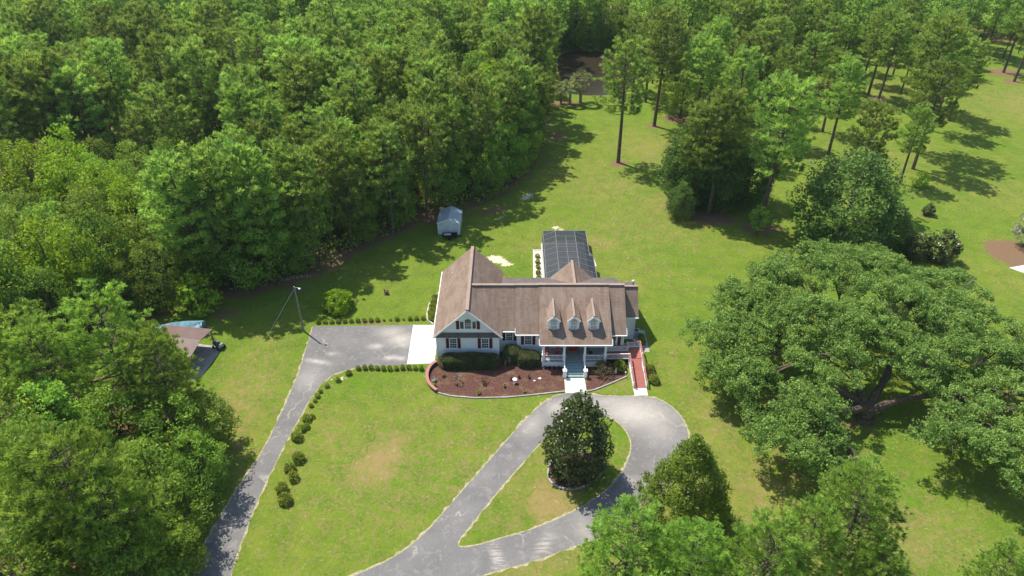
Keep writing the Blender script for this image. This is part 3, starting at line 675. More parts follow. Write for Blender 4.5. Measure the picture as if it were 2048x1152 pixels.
# dormers
for xc in (5.42, 8.02, 10.60):
    yf = 73.95; z0 = 4.78; hw = .70; zt = 6.35; zr = 7.08
    d = MB(); sl = (RZ - 3.8) / (RY - 71.95); zp = lambda y: 3.8 + (y - 71.95) * sl
    d.face([(xc - hw, yf, z0 - .1), (xc + hw, yf, z0 - .1), (xc + hw, yf, zt), (xc, yf, zr - .05), (xc - hw, yf, zt)])
    yk = 71.95 + (zt - 3.8) / sl
    for k in (-1, 1): d.face([(xc + k * hw, yf, z0 - .1), (xc + k * hw, yf, zt), (xc + k * hw, yk + .3, zt)])
    do = part(d, 'dormer', M['siding'])
    dr = MB(); e = hw + .16; zed = zt - .05; yr2 = 71.95 + (zr - 3.8) / sl; ye2 = 71.95 + (zed - 3.8) / sl
    dr.slab([(xc - e, yf - .2, zed), (xc, yf - .2, zr), (xc, yr2 + .05, zr), (xc - e, ye2 + .05, zed)], .08, 0, 1)
    dr.slab([(xc, yf - .2, zr), (xc + e, yf - .2, zed), (xc + e, ye2 + .05, zed), (xc, yr2 + .05, zr)], .08, 0, 1)
    dr.bar((xc, yf - .2, zr + .03), (xc, yr2, zr + .03), .26, .07, 3)
    part(dr, 'dormer_roof', RM, do)
    part(MB().bar((xc - e, yf - .23, zed - .1), (xc, yf - .23, zr - .1), .05, .18).bar((xc, yf - .23, zr - .1), (xc + e, yf - .23, zed - .1), .05, .18).box(xc - hw - .03, xc - hw + .12, yf - .03, yf - .003, z0 - .1, zt).box(xc + hw - .12, xc + hw + .03, yf - .03, yf - .003, z0 - .1, zt).box(xc - hw - .04, xc + hw + .04, yf - .06, yf - .004, z0 - .14, z0 + .02), 'dormer_trim', M['white'], do)
    wm = MB().box(xc - .38, xc + .38, yf - .03, yf - .005, z0 + .16, z0 + 1.32)
    wm.face([(xc + .38 * cos(pi * i / 10), yf - .03, z0 + 1.32 + .3 * sin(pi * i / 10)) for i in range(11)][::-1])
    part(wm, 'dormer_window', M['blind'], do)
    f = MB().box(xc - .46, xc - .38, yf - .07, yf - .01, z0 + .1, z0 + 1.32).box(xc + .38, xc + .46, yf - .07, yf - .01, z0 + .1, z0 + 1.32).box(xc - .46, xc + .46, yf - .08, yf - .01, z0 + .06, z0 + .15).box(xc - .38, xc + .38, yf - .06, yf - .02, z0 + .72, z0 + .77)
    for k in (-1, 0, 1): f.box(xc + k * .19 - .012, xc + k * .19 + .012, yf - .05, yf - .028, z0 + .15, z0 + 1.5)
    for k in range(4): f.box(xc - .38, xc + .38, yf - .048, yf - .029, z0 + .4 + .28 * k, z0 + .42 + .28 * k)
    f.tube([(xc + .42 * cos(pi * i / 10), yf - .045, z0 + 1.32 + .34 * sin(pi * i / 10)) for i in range(11)], .035, 4)
    part(f, 'window_frame', M['white'], do)

# front porch
ZD = .95; PX0, PX1, PY0 = 3.95, 12.3, 72.1
part(MB().box(PX0, 6.98, PY0, 74.9, 0, ZD - .06).box(9.36, PX1, PY0, 74.9, 0, ZD - .06).box(6.98, 9.36, PY0 + .1, 74.9, 0, ZD - .06), 'porch_base', M['siding'])
part(MB().box(PX0 - .06, PX1 + .06, PY0 - .06, 74.88, ZD - .058, ZD), 'porch_floor', M['decktop'])
part(MB().box(PX0 - .2, PX1 + .35, 72.15, 72.4, 3.42, 3.66).box(PX0 - .1, PX1 + .3, 72.4, 74.9, 3.6, 3.64), 'porch_beam', M['white'])
for x in (4.12, 6.82, 9.52, 12.2):
    part(MB().box(x - .13, x + .13, 72.2 - .0, 72.46, ZD, 3.42).box(x - .18, x + .18, 72.14, 72.5, ZD, ZD + .95).box(x - .21, x + .21, 72.11, 72.53, ZD + .95, ZD + 1.02).box(x - .18, x + .18, 72.15, 72.5, 3.3, 3.41), 'porch_column', M['white'])
def railing(a, b, h=.86, parent=house, name='railing', n=None, mat='white', cap=None):
    r = MB(); A = Vector(a); B = Vector(b); L = (B - A).length; up = Vector((0, 0, 1))
    r.bar(A + up * h, B + up * h, .10, .07); r.bar(A + up * .12, B + up * .12, .06, .06)
    n = n or int(L / .16)
    for i in range(1, n):
        p = A.lerp(B, i / n); r.box(p.x - .02, p.x + .02, p.y - .02, p.y + .02, p.z + .12, p.z + h)
    o = part(r, name, M[mat], parent)
    return o
railing((4.3, 72.3, ZD), (6.64, 72.3, ZD)); railing((9.7, 72.3, ZD), (12.02, 72.3, ZD)); railing((4.02, 72.5, ZD), (4.02, 74.8, ZD))
st = MB()
for i in range(5):
    y1 = PY0 - .06 - i * .40; z1 = ZD - .17 * (i + 1) + .02
    st.box(6.98, 9.34, y1 - .42, y1 + .02, max(.0, z1 - .17), z1)
sto = part(st, 'steps', M['bluegrey'])
for x, nm in ((6.84, 'stair_rail'), (9.48, 'stair_rail')):
    s_ = MB().bar((x, PY0 - .02, ZD + .86), (x, 70.35, .98), .12, .09).bar((x, PY0, ZD + .05), (x, 70.35, .2), .14, .3)
    for i in range(1, 9):
        t = i / 9; y = PY0 + (70.35 - PY0) * t; z = ZD + (.12 - ZD) * t; s_.box(x - .02, x + .02, y - .02, y + .02, z, z + .86)
    part(s_, nm, M['white'])
for x in (6.82, 9.50):
    p = MB().box(x - .2, x + .2, 69.85, 70.25, 0, 1.12).box(x - .26, x + .26, 69.79, 70.31, 1.12, 1.22)
    po = part(p, 'stair_pillar', M['white'])
    c = MB()  # dark iron scroll emblem on the pillar cap
    c.tube([(x + (.05 + .02 * i / 3) * cos(i * .75) - .0, 69.99 - i * .006, 1.34 + (.05 + .02 * i / 3) * sin(i * .75)) for i in range(11)], .028, 5)
    part(c, 'scroll_ornament', M['black'], po)
door = part(MB().box(7.6, 8.6, 74.83, 74.9, ZD, ZD + 2.1), 'front_door', M['maroon'])
part(MB().box(7.35, 7.52, 74.84, 74.9, ZD, ZD + 2.1), 'side_light', M['glass'], door); part(MB().box(8.68, 8.85, 74.84, 74.9, ZD, ZD + 2.1), 'side_light', M['glass'], door)
part(MB().box(7.52, 7.6, 74.8, 74.9, ZD, ZD + 2.18).box(8.6, 8.68, 74.8, 74.9, ZD, ZD + 2.18).box(7.52, 8.68, 74.8, 74.9, ZD + 2.1, ZD + 2.2), 'door_frame', M['white'], door)
window(5.3, 74.88, 1.6, .85, 1.5); window(11.1, 74.88, 1.6, .85, 1.5)
# chimney-top turbine just seen past the right ridge
part(MB().tube([(16.6, 81.2, 6.6), (16.6, 81.2, 7.35)], .14, 8).lathe((16.6, 81.2, 7.35), [(.14, 0), (.26, .08), (.28, .22), (.18, .34), (.02, .38)], 10), 'roof_vent', M['metal'])
part(MB().tube([(14.72, 74.38, 3.6), (14.72, 74.38, .1)], .05, 5), 'downpipe', M['white']); part(MB().tube([(16.75, 77.8, 3.8), (16.75, 77.8, .15), (17.2, 77.2, .08), (17.7, 75.9, .06)], .06, 5), 'downpipe', M['white'])
part(MB().tube([(-9.95, 73.62, 3.8), (-9.95, 73.62, .3)], .05, 5), 'downpipe', M['white'])

# wheelchair ramp
ramp = wthing('wheelchair_ramp', 'red boarded wheelchair ramp with white railings leading down from the porch right side', 'ramp', (16.2, 70, 0))
RD = MB(); L0, L1 = (15.45, 17.15), None
RD.slab([(12.32, 72.55, .93), (15.5, 72.75, .86), (15.5, 74.3, .86), (12.32, 74.1, .93)], .1)
RD.slab([(15.5, 72.7, .86), (17.2, 72.9, .86), (17.2, 75.2, .86), (15.5, 75.0, .86)], .1)
part(RD, 'landing', M['redwood'], ramp)
nb_ = 26; RB = MB()
for i in range(nb_):
    ya = 72.7 - (72.7 - 67.95) * i / nb_; yb2 = 72.7 - (72.7 - 67.95) * (i + .88) / nb_; za = .86 * (1 - i / nb_) + .04; zb = .86 * (1 - (i + .88) / nb_) + .04
    xl = 15.62; xr = 17.0
    RB.slab([(xl, yb2, zb), (xr, yb2, zb), (xr, ya, za), (xl, ya, za)], .05)
part(RB, 'ramp_boards', M['redwood'], ramp)
def ramp_rail(a, b, cap=True, posts=True):
    o = railing(a, b, .92, ramp, 'ramp_railing'); A = Vector(a); B = Vector(b); up = Vector((0, 0, 1))
    if posts:
        n = max(1, int((B - A).length / 1.6))
        for i in range(n + 1):
            p = A.lerp(B, i / n); pm = MB().box(p.x - .055, p.x + .055, p.y - .055, p.y + .055, max(0, p.z - .9), p.z + 1.0)
            part(pm, 'rail_post', M['white'], o)
    if cap: part(MB().bar(A + up * .98, B + up * .98, .16, .04), 'rail_cap', M['redwood'], o)
ramp_rail((12.4, 74.15, .93), (15.5, 74.35, .86)); ramp_rail((12.4, 72.5, .93), (15.45, 72.62, .86), False)
ramp_rail((15.5, 75.05, .86), (17.2, 75.2, .86)); ramp_rail((17.22, 75.1, .86), (17.2, 72.8, .86))
ramp_rail((15.5, 72.6, .86), (15.48, 68.0, .04)); ramp_rail((17.15, 72.7, .86), (17.12, 68.0, .04))
part(MB().bar((15.48, 72.6, .3), (15.48, 68.1, .02), .06, .5).bar((17.14, 72.6, .3), (17.14, 68.1, .02), .06, .5), 'ramp_skirt', M['white'], ramp)

# pool cage
cage = wthing('pool_cage', 'dark screened pool enclosure with grey frame behind the house', 'pool cage', (8.8, 96, 0))
ys = [87.6 + i * (103.9 - 87.6) / 10 for i in range(11)]
XL, XR, XW, XA, XB, ZE, ZT = 5.15, 12.25, 12.8, 7.1, 10.25, 2.45, 3.3
YH = 102.3
sc = MB(); fm = MB()
for i in range(10):
    a, b = ys[i], ys[i + 1]; e = .02
    xr = XW if i < 5 else XR
    sc.face([(XL, a, ZE), (XL, b, ZE), (XL, b, .1), (XL, a, .1)]); bt_ = YH if i == 9 else b; sc.face([(XL, a, ZE), (XA, a, ZT), (XA, bt_, ZT), (XL, b, ZE)])
    sc.face([(XA, a, ZT), (XB, a, ZT), (XB, bt_, ZT), (XA, bt_, ZT)]); sc.face([(XB, a, ZT), (xr, a, ZE), (xr, b, ZE), (XB, bt_, ZT)])
    sc.face([(xr, a, ZE), (xr, a, .1), (xr, b, .1), (xr, b, ZE)])
sc.face([(XL, ys[10], .1), (XL, ys[10], ZE), (XR, ys[10], ZE), (XR, ys[10], .1)]); sc.face([(XL, ys[10], ZE), (XA, YH, ZT), (XB, YH, ZT), (XR, ys[10], ZE)])
sc.face([(XR, ys[5], .1), (XR, ys[5], ZE), (XW, ys[5], ZE), (XW, ys[5], .1)])
part(sc, 'screen', M['screen'], cage)
for i, y in enumerate(ys):
    xr = XW if i <= 5 else XR
    P_ = [(XL, y, 0), (XL, y, ZE), (XA, min(y, YH), ZT), (XB, min(y, YH), ZT), (xr, y, ZE), (xr, y, 0)]
    for a, b in zip(P_[:-1], P_[1:]): fm.bar(a, b, .07, .07)
for x, z in ((XL, ZE), (XA, ZT), (XB, ZT)): fm.bar((x, ys[0], z + .01), (x, ys[10] if x == XL else YH, z + .01), .07, .08)
fm.bar((XL, ys[10], ZE + .02), (XR, ys[10], ZE + .02), .07, .07)
fm.bar((8.7, ys[0], ZT + .012), (8.7, ys[8], ZT + .012), .06, .06)
fm.bar((XR, ys[5], ZE + .01), (XR, ys[10], ZE + .01), .07, .08).bar((XW, ys[0], ZE + .01), (XW, ys[5], ZE + .01), .07, .08)
for x in (XL, XR): fm.bar((x, ys[0], .1), (x, ys[10], .1), .06, .2)
part(fm, 'cage_frame', M['cageframe'], cage)

# shed and trailer
sh = thing('shed', 'small pale blue garden shed with ribbed metal roof at the forest edge', 'shed', (-10.85, 106.9, 0), radians(-2))
MB().box(-1.85, 1.85, 0, 4.6, 0, 2.25).face([(-1.85, -.003, 2.25), (1.85, -.003, 2.25), (0, -.003, 2.95)]).face([(-1.85, 4.603, 2.25), (0, 4.603, 2.95), (1.85, 4.603, 2.25)]).build('shed_wall', M['shedwall'], sh)
MB().slab([(-2.0, -.15, 2.22), (0, -.15, 3.02), (0, 4.75, 3.02), (-2.0, 4.75, 2.22)], .05).slab([(0, -.15, 3.02), (2.0, -.15, 2.22), (2.0, 4.75, 2.22), (0, 4.75, 3.02)], .05).build('shed_roof', M['shedroof'], sh)
MB().bar((-2, -.18, 2.18), (0, -.18, 2.98), .05, .12).bar((0, -.18, 2.98), (2, -.18, 2.18), .05, .12).box(-1.88, -1.76, -.03, .0, 0, 2.25).box(1.76, 1.88, -.03, 0, 0, 2.25).build('shed_trim', M['white'], sh)
MB().box(-1.1, 1.1, -.02, .01, 0, 1.95).build('roll_door', M['shedwall'], sh)
tl = thing('utility_trailer', 'low black utility trailer parked across the front of the blue shed', 'trailer', (-10.6, 105.6, 0), radians(2))
MB().box(-1.25, 1.25, -.5, .5, .42, .5).box(-1.25, 1.25, -.5, -.46, .5, .85).box(-1.25, 1.25, .46, .5, .5, .85).box(-1.25, -1.21, -.46, .46, .5, .85).build('trailer_bed', M['black'], tl)
MB().bar((1.2, .3, .42), (2.1, 0, .42), .07, .07).bar((1.2, -.3, .42), (2.1, 0, .42), .07, .07).build('tow_bar', M['black'], tl)
MB().box(-1.0, .2, -.3, .35, .52, .78).build('trailer_load', M['metal'], tl)
for s_ in (-1, 1): MB().tube([(0, s_ * .52, .3), (0, s_ * .7, .3)], .3, 12).build('wheel', M['black'], tl)

# open carport with brown metal roof, blue tarp covered boat, mower
cp = thing('carport', 'open sided carport with low brown corrugated metal roof beside the left trees', 'carport', (-44.4, 74.2, 0), radians(-8))
MB().slab([(-3.6, -3.2, 2.55), (3.4, -3.2, 2.55), (3.4, 0.1, 3.15), (-3.6, 0.1, 3.15)], .06).slab([(-3.6, 0.1, 3.15), (3.4, 0.1, 3.15), (3.4, 3.2, 2.6), (-3.6, 3.2, 2.6)], .06).build('carport_roof', M['brownmetal'], cp)
for x in (-3.3, 0, 3.2):
    for y in (-2.9, 2.9): MB().box(x - .08, x + .08, y - .08, y + .08, 0, 2.62).build('post', M['woodpole'], cp)
MB().bar((-3.4, -2.9, 2.5), (3.3, -2.9, 2.5), .1, .16).bar((-3.4, 2.9, 2.54), (3.3, 2.9, 2.54), .1, .16).bar((3.25, -2.9, 2.5), (3.25, 0, 3.05), .08, .12).bar((3.25, 0, 3.05), (3.25, 2.9, 2.5), .08, .12).build('roof_frame', M['woodpole'], cp)
bt = thing('covered_boat', 'boat under a pale teal tarp behind the brown carport', 'boat', (-46.6, 79.6, 0), radians(6))
prof_ = [(-3.6, .25, 1.0), (-2.6, .8, 1.35), (-.8, 1.15, 1.75), (1.2, 1.25, 1.85), (3.2, 1.15, 1.45)]
tp = MB()
for i in range(4):
    (x0, w0, h0), (x1, w1, h1) = prof_[i], prof_[i + 1]
    tp.face([(x0, -w0, .9), (x1, -w1, .9), (x1, 0, h1), (x0, 0, h0)]); tp.face([(x0, 0, h0), (x1, 0, h1), (x1, w1, .9), (x0, w0, .9)])
    tp.face([(x0, -w0, .9), (x0, -w0 * .9, .45), (x1, -w1 * .9, .45), (x1, -w1, .9)]); tp.face([(x0, w0, .9), (x1, w1, .9), (x1, w1 * .9, .45), (x0, w0 * .9, .45)])
tp.face([(3.2, -1.15, .9), (3.2, -1.03, .45), (3.2, 1.03, .45), (3.2, 1.15, .9), (3.2, 0, 1.45)]); tp.build('tarp', M['tarp'], bt)
MB().box(-2.8, 3.0, -.5, .5, .3, .45).bar((-2.8, 0, .36), (-4.4, 0, .36), .09, .09).build('boat_trailer', M['metal'], bt)
for s_ in (-1, 1): MB().tube([(.8, s_ * .9, .3), (.8, s_ * 1.1, .3)], .3, 12).build('wheel', M['black'], bt)
mw = thing('lawn_mower', 'small dark riding mower parked at the right end of the carport', 'mower', (-39.9, 76.0, 0), radians(60))
MB().box(-.45, .45, -.5, .3, .18, .42).box(-.28, .28, .1, .95, .42, .85).build('mower_body', M['navy'], mw)
MB().box(-.24, .24, -.45, 0, .42, .55).box(-.24, .24, -.52, -.42, .5, .95).build('seat', M['metal'], mw)
MB().tube([(0, .05, .85), (0, -.1, 1.08)], .03, 5).tube([(.16 * cos(t * pi / 4), -.1 + .16 * sin(t * pi / 4), 1.08) for t in range(9)], .02, 4).build('steering_wheel', M['black'], mw)
for x in (-.45, .45):
    for y, r in ((-.4, .28), (.75, .2)): MB().tube([(x - .08, y, r), (x + .08, y, r)], r, 12).build('wheel', M['black'], mw)

# pole with lamp arm and guy wire
pl = wthing('utility_pole', 'tall wooden pole with lamp arm standing at the corner of the left drive', 'pole', (-29.4, 79.8, 0))
part(MB().tube([(-29.4, 79.8, 0), (-29.45, 79.8, 7.6)], [.15, .10], 9), 'pole_shaft', M['woodpole'], pl)
part(MB().tube([(-29.45, 79.8, 7.4), (-29.0, 79.6, 7.55), (-28.7, 79.5, 7.55)], .035, 6).lathe((-28.65, 79.48, 7.42), [(.02, .16), (.13, .12), (.2, 0), (.05, -.08)], 10), 'lamp', M['metal'], pl)
part(MB().tube([(-29.45, 79.8, 7.3), (-34.4, 75.4, 0)], .02, 4), 'guy_wire', M['metal'], pl)
sp = thing('tree_stump', 'small ragged brown tree stump alone on the lawn', 'stump', (-19.0, 88.9, 0))
MB().tube([(0, 0, 0), (.02, 0, .25), (.03, .02, .55)], [.45, .3, .27], 9).tube([(-.2, .1, .2), (-.35, .2, .85)], [.15, .06], 6).tube([(.15, 0, .3), (.3, -.05, .8)], [.14, .05], 6).build('stump', M['bark'], sp)

# porch furniture
def rocker(loc, rz, label, mat='redcushion', group=None, person=False):
    t = thing('rocking_chair', label, 'chair', loc, rz, group)
    MB().box(-.26, .26, -.25, .25, .38, .44).build('seat', M[mat], t)
    b = MB()
    for i in range(5): b.bar((-.2 + .1 * i, .24, .42), (-.2 + .1 * i, .42, 1.1), .07, .03)
    b.bar((-.26, .42, 1.1), (.26, .42, 1.1), .05, .09).build('backrest', M[mat], t)
    for s_ in (-1, 1):
        MB().bar((s_ * .26, -.25, .03), (s_ * .26, -.22, .62), .04, .04).bar((s_ * .26, .25, .03), (s_ * .26, .3, .7), .04, .04).bar((s_ * .27, -.3, .63), (s_ * .27, .32, .66), .07, .03).build('chair_side', M[mat], t)
        MB().tube([(s_ * .26, -.45, .07), (s_ * .26, -.15, .02), (s_ * .26, .2, .02), (s_ * .26, .55, .09)], .02, 5).build('rocker', M[mat], t)
    return t
rocker((4.75, 73.3, ZD), radians(10), 'red rocking chair at the far left end of the porch', 'redcushion', 'red porch chairs')
rocker((5.95, 73.3, ZD), radians(-8), 'red rocking chair on the porch nearest the left of the steps', 'redcushion', 'red porch chairs')
bl = link('blanket', MB().slab([(4.95, 72.95, ZD + .5), (5.15, 72.95, ZD + .48), (5.2, 73.45, ZD + .62), (4.92, 73.4, ZD + 1.0)], .08).mesh('blanket', M['tarp']), None, 'bluish cloth draped over the left red rocking chair', 'cloth')
sw = thing('porch_swing', 'dark red porch swing hanging in a black frame by the front door', 'swing', (8.1, 73.9, ZD))
MB().box(-.6, .6, -.25, .25, .45, .5).build('seat', M['redcushion'], sw); MB().box(-.6, .6, .22, .28, .5, 1.0).build('backrest', M['redcushion'], sw)
for s_ in (-1, 1): MB().bar((s_ * .8, -.45, 0), (s_ * .78, 0, 1.9), .05, .05).bar((s_ * .8, .45, 0), (s_ * .78, 0, 1.9), .05, .05).bar((s_ * .6, 0, .5), (s_ * .6, 0, 1.88), .02, .02).build('frame', M['black'], sw)
MB().bar((-.8, 0, 1.9), (.8, 0, 1.9), .06, .06).build('top_bar', M['black'], sw)
tb = thing('patio_table', 'small round black wire table on the right of the porch', 'table', (10.35, 73.1, ZD))
MB().lathe((0, 0, .66), [(.0, 0), (.32, 0), (.32, .03), (0, .03)], 14).build('tabletop', M['black'], tb)
for a in range(3): MB().tube([(.26 * cos(a * 2.1), .26 * sin(a * 2.1), 0), (.08 * cos(a * 2.1), .08 * sin(a * 2.1), .66)], .018, 5).build('leg', M['black'], tb)
t2 = thing('patio_chair', 'small black metal chair against the wall behind the round porch table', 'chair', (9.95, 74.2, ZD), radians(15))
MB().box(-.22, .22, -.22, .22, .42, .45).build('seat', M['black'], t2); MB().box(-.22, .22, .2, .23, .45, .9).build('backrest', M['black'], t2)
for x in (-.2, .2):
    for y in (-.2, .2): MB().box(x - .015, x + .015, y - .015, y + .015, 0, .43).build('leg', M['black'], t2)
# things in the beds
bb = thing('birdbath', 'white birdbath with round bowl in the middle of the red mulch', 'birdbath', (.35, 68.9, 0))
MB().lathe((0, 0, 0), [(.18, 0), (.16, .06), (.06, .12), (.05, .5), (.12, .58)], 12).build('pedestal', M['oldconc'], bb)
MB().lathe((0, 0, .56), [(.05, 0), (.27, .07), (.3, .13), (.25, .12), (0, .08)], 14).build('bowl', M['white'], bb)
def rock(loc, r, label, mat='sandstone', cat='rock', name='rock', fl=.5, seed=1):
    rs = np.random.RandomState(seed); m_ = MB(); n = 10
    m_.lathe((0, 0, 0), [(r * .9, 0), (r, r * .3 * fl), (r * .8, r * fl), (r * .35, r * 1.25 * fl), (.01, r * 1.3 * fl)], n)
    m_.v = [(x * rs.uniform(.8, 1.2), y * rs.uniform(.7, 1.1), z * rs.uniform(.85, 1.15)) for x, y, z in m_.v]
    return link(name, m_.mesh(name, M[mat]), None, label, cat, loc=loc)
rock((3.6, 69.7, .01), .26, 'flat pale yellow stone lying on the mulch near the front path')
rock((2.9, 69.3, .01), .16, 'small tan stone in the mulch just left of the pale yellow stone', seed=4)
stn = link('standing_stone', MB().lathe((0, 0, 0), [(.16, 0), (.24, .3), (.25, .8), (.2, 1.15), (.1, 1.35), (.01, 1.4)], 12).mesh('standing_stone', M['oldconc']), None, 'tall rounded grey standing stone between the hedges', 'stone', loc=(-.35, 72.9, 0)); stn.scale = (1, .5, 1)
link('garden_ornament', MB().tube([(0, 0, 0), (.05, 0, .35), (.2, .1, .7)], [.1, .1, .05], 7).mesh('garden_ornament', M['brick']), None, 'small pinkish garden ornament left of the grey standing stone', 'ornament', loc=(-.95, 72.5, 0))
for i, (x, lb) in enumerate(((4.35, 'first dark pot from the left at the foot of the porch wall'), (4.95, 'second dark pot from the left at the porch wall'), (5.55, 'third dark pot from the left at the porch wall'), (6.2, 'dark pot at the porch wall nearest the steps'))):
    link('plant_pot', MB().lathe((0, 0, 0), [(.01, 0), (.15, 0), (.2, .28), (.17, .28), (.15, .22), (0, .22)], 12).mesh('plant_pot', M['black']), None, lb, 'pot', 'dark pots in a row at the porch wall', loc=(x, 71.75, 0))
po = thing('planter', 'round pale green pot planter by the curved red wall', 'pot', (-10.05, 69.3, 0))
MB().lathe((0, 0, 0), [(.01, 0), (.2, 0), (.28, .3), (.24, .3), (.2, .24), (0, .24)], 14).build('pot', M['shedwall'], po)
gn = thing('garden_gnome', 'little white figurine standing by the green shrub near the ramp', 'figurine', (13.55, 70.9, 0))
MB().lathe((0, 0, 0), [(.01, 0), (.15, 0), (.17, .2), (.11, .42), (.06, .5), (.1, .58), (.1, .68), (.05, .76), (0, .78)], 10).build('figure', M['white'], gn)
MB().lathe((0, 0, .70), [(.12, 0), (.06, .14), (0, .28)], 10).build('hat', M['metal'], gn)
l2 = link('garden_light', MB().lathe((0, 0, 0), [(.03, 0), (.03, .3), (.09, .33), (.1, .42), (.02, .48)], 8).mesh('garden_light', M['white']), None, 'tiny white path light in the mulch beside the ramp rail', 'light', loc=(14.8, 70.6, 0))
ac = thing('air_conditioner', 'grey outdoor air conditioning unit behind the right corner of the house', 'air conditioner', (17.35, 78.9, 0))
MB().box(-.42, .42, -.42, .42, 0, .85).build('cabinet', M['metal'], ac); MB().lathe((0, 0, .86), [(.0, .0), (.33, .0), (.35, .02), (.3, .03), (0, .03)], 14).build('fan_grille', M['black'], ac)
link('garden_hose', MB().tube([(16.7, 77.3, .4), (17.1, 76.9, .06), (17.6, 76.6, .05), (17.9, 76.0, .05), (17.8, 75.3, .05)], .03, 5).mesh('garden_hose', M['black']), None, 'black hose curling over the paving right of the house', 'hose')
link('garden_hose', MB().tube([(12.6, 71.2, .05), (12.7, 70.3, .05), (12.2, 69.6, .05), (11.6, 68.8, .05), (11.2, 68.3, .05)], .03, 5).mesh('garden_hose', M['black']), None, 'black hose lying across the mulch between front path and ramp', 'hose')
#FOLIAGE#
# ------------------------------------------------------------------ trees
def place(src, used, loc, rz=0, sc=1.0, label=None, group=None):
    """first call moves the source itself, later calls copy it"""
    if src.name not in used:
        used.add(src.name); src.location = loc; src.rotation_euler = (0, 0, rz); src.scale = (sc, sc, sc) if not hasattr(sc, '__len__') else sc
        if label: src['label'] = label
        if group: src['group'] = group
        elif 'group' in src: del src['group']
        return src
    r = copy_thing(src, loc, rz, sc, label, group)
    if not group and 'group' in r: del r['group']
    return r
used = set()
G_PINES = 'tall pines of the forest'; L_PINES = 'tall green pine packed in the dense left forest'
G_BROAD = 'broad leaved trees of the forest'; L_BROAD = 'round leafy green tree crowded into the forest left of the house lawn'
pines = [make_pine(20, (.30, .38, .45)[i % 3], (4.6, 3.6, 4.2, 4.9, 3.4, 4.4)[i], 100 + i, nb=44, tpb=11, ndl=22, ln=.80, wd=.05, label=L_PINES) for i in range(6)]
vineP = [make_pine(19, .30, 4.0, 140 + i, nb=44, tpb=11, ndl=22, ln=.78, wd=.055, label=L_PINES) for i in range(2)]
parkP = [make_pine(23, .42, 5.2, 200 + i, nb=58, tpb=15, ndl=22, ln=.70, wd=.048, rad=.40, label='') for i in range(4)]
nearP = [make_pine(18, .15, 5.2, 300 + i, nb=84, tpb=14, ndl=28, ln=.56, wd=.030, mat='pine_young', rad=.24, label='', prof=lambda t: (.8 + .75 * t - 1.25 * t * t) / .9) for i in range(3)]
RND = [(.04, .45), (.2, .85), (.45, 1.0), (.7, .85), (.88, .5), (1, .12)]
HIGH = [(.22, .35), (.4, .85), (.6, 1.0), (.8, .8), (.93, .45), (1, .1)]
broads = [make_leafy('broadleaf_tree', L_BROAD, RND, 3.9, 12, 400 + i, ncl=135, cr=1.0, k=66, ls=.165, mat='broad', limbs=10) for i in range(4)]
brights = [make_leafy('broadleaf_tree', '', RND, 3.6, 13, 420 + i, ncl=120, cr=1.0, k=60, ls=.175, mat='bright', limbs=10) for i in range(2)]
darkb = [make_leafy('broadleaf_tree', '', RND, 5.0, 12, 440 + i, ncl=300, cr=1.05, k=60, ls=.17, mat='darkleaf', limbs=16) for i in range(2)]

rnd = random.Random(11)
occupied = []
def free(x, y, d):
    return all((x - a) ** 2 + (y - b) ** 2 > (d * k) ** 2 for a, b, k in occupied)
def take(x, y, k=1.0): occupied.append((x, y, k))
def poly_in(x, y, P_): return bool(inside(np.array([x]), np.array([y]), P_)[0])

deadT = make_pine(17, .35, 3.4, 250, nb=34, tpb=2, ndl=7, ln=.6, wd=.03, mat='weeping', label='')
for x, y, h, lb in ((-12, 141, 1.0, 'bare brown dying pine at the right of the left forest, level with the pond'), (-9, 146.5, .85, 'smaller brown dying pine beside the bare brown one in the left forest'), (-83, 113, .8, 'grey leafless tree among green ones at the far left'), (53, 168, .8, 'grey bare crowned tree in the dense stand right of the pond')):
    place(deadT, used, (x, y, 0), x, h, lb); take(x, y, .8)
# --- park pines on the lawn to the right, each named on its own
PARK = [  # x, y, height, which, label
    (21.9, 136.4, 24, 0, 'tall lone pine with long bare trunk on the lawn beyond the pool'),
    (32.6, 156.3, 25, 1, 'tall pine with straight bare trunk behind the lone lawn pine'),
    (81.3, 133.3, 21, 2, 'thin leaning pine with long bare trunk at the edge of the right lawn'),
    (75.6, 126.6, 15, 3, 'short pine with a dark trunk just above the dark broad tree on the right lawn'),
    (94.9, 153.3, 20, 0, 'pine standing just left of the last lone pine on the right lawn'),
    (101.8, 159.7, 18, 1, 'outermost pine of the row along the open right lawn'),
    (84.5, 143, 27, 2, 'big pine with the broadest crown in the middle of the right hand group'),
    (65.9, 138.6, 20, 3, 'slim pine rising behind the dark round tree in the right park'),
    (43.3, 109.3, 25.5, 1, 'tall pine with rounded crown and grey trunk right of the shady tree group'),
    (62.3, 117, 19, 2, 'pine with pale tufted crown directly behind the dark broad tree'),
    (90.3, 171.7, 20, 3, 'pine with leaning dark trunk by a bright patch of grass in the far stand'),
    (90.2, 177.1, 20, 0, 'pine close behind the leaning dark trunk in the far stand'),
    (79.2, 186, 22, 1, 'far pine with long dark trunk over tan pine straw'),
    (78.0, 177.1, 19, 2, 'dark trunked pine just in front of the tan pine straw patch'),
    (134.7, 195.1, 22, 3, 'far right pine with leaning trunk on brown straw'),
    (133.3, 187.6, 21, 0, 'vine clad far right pine at the very edge of the picture'),
    (33.0, 115.7, 19.5, 2, 'pine inside the shady clump of trees beyond the pool cage'),
    (35.4, 113.9, 22.5, 3, 'tallest pine of the shady clump of trees beyond the pool cage'),
]
for x, y, h, k, lb in PARK:
    place(parkP[k], used, (x, y, 0), rnd.uniform(0, 6), h / 23, lb); take(x, y, 1.0)
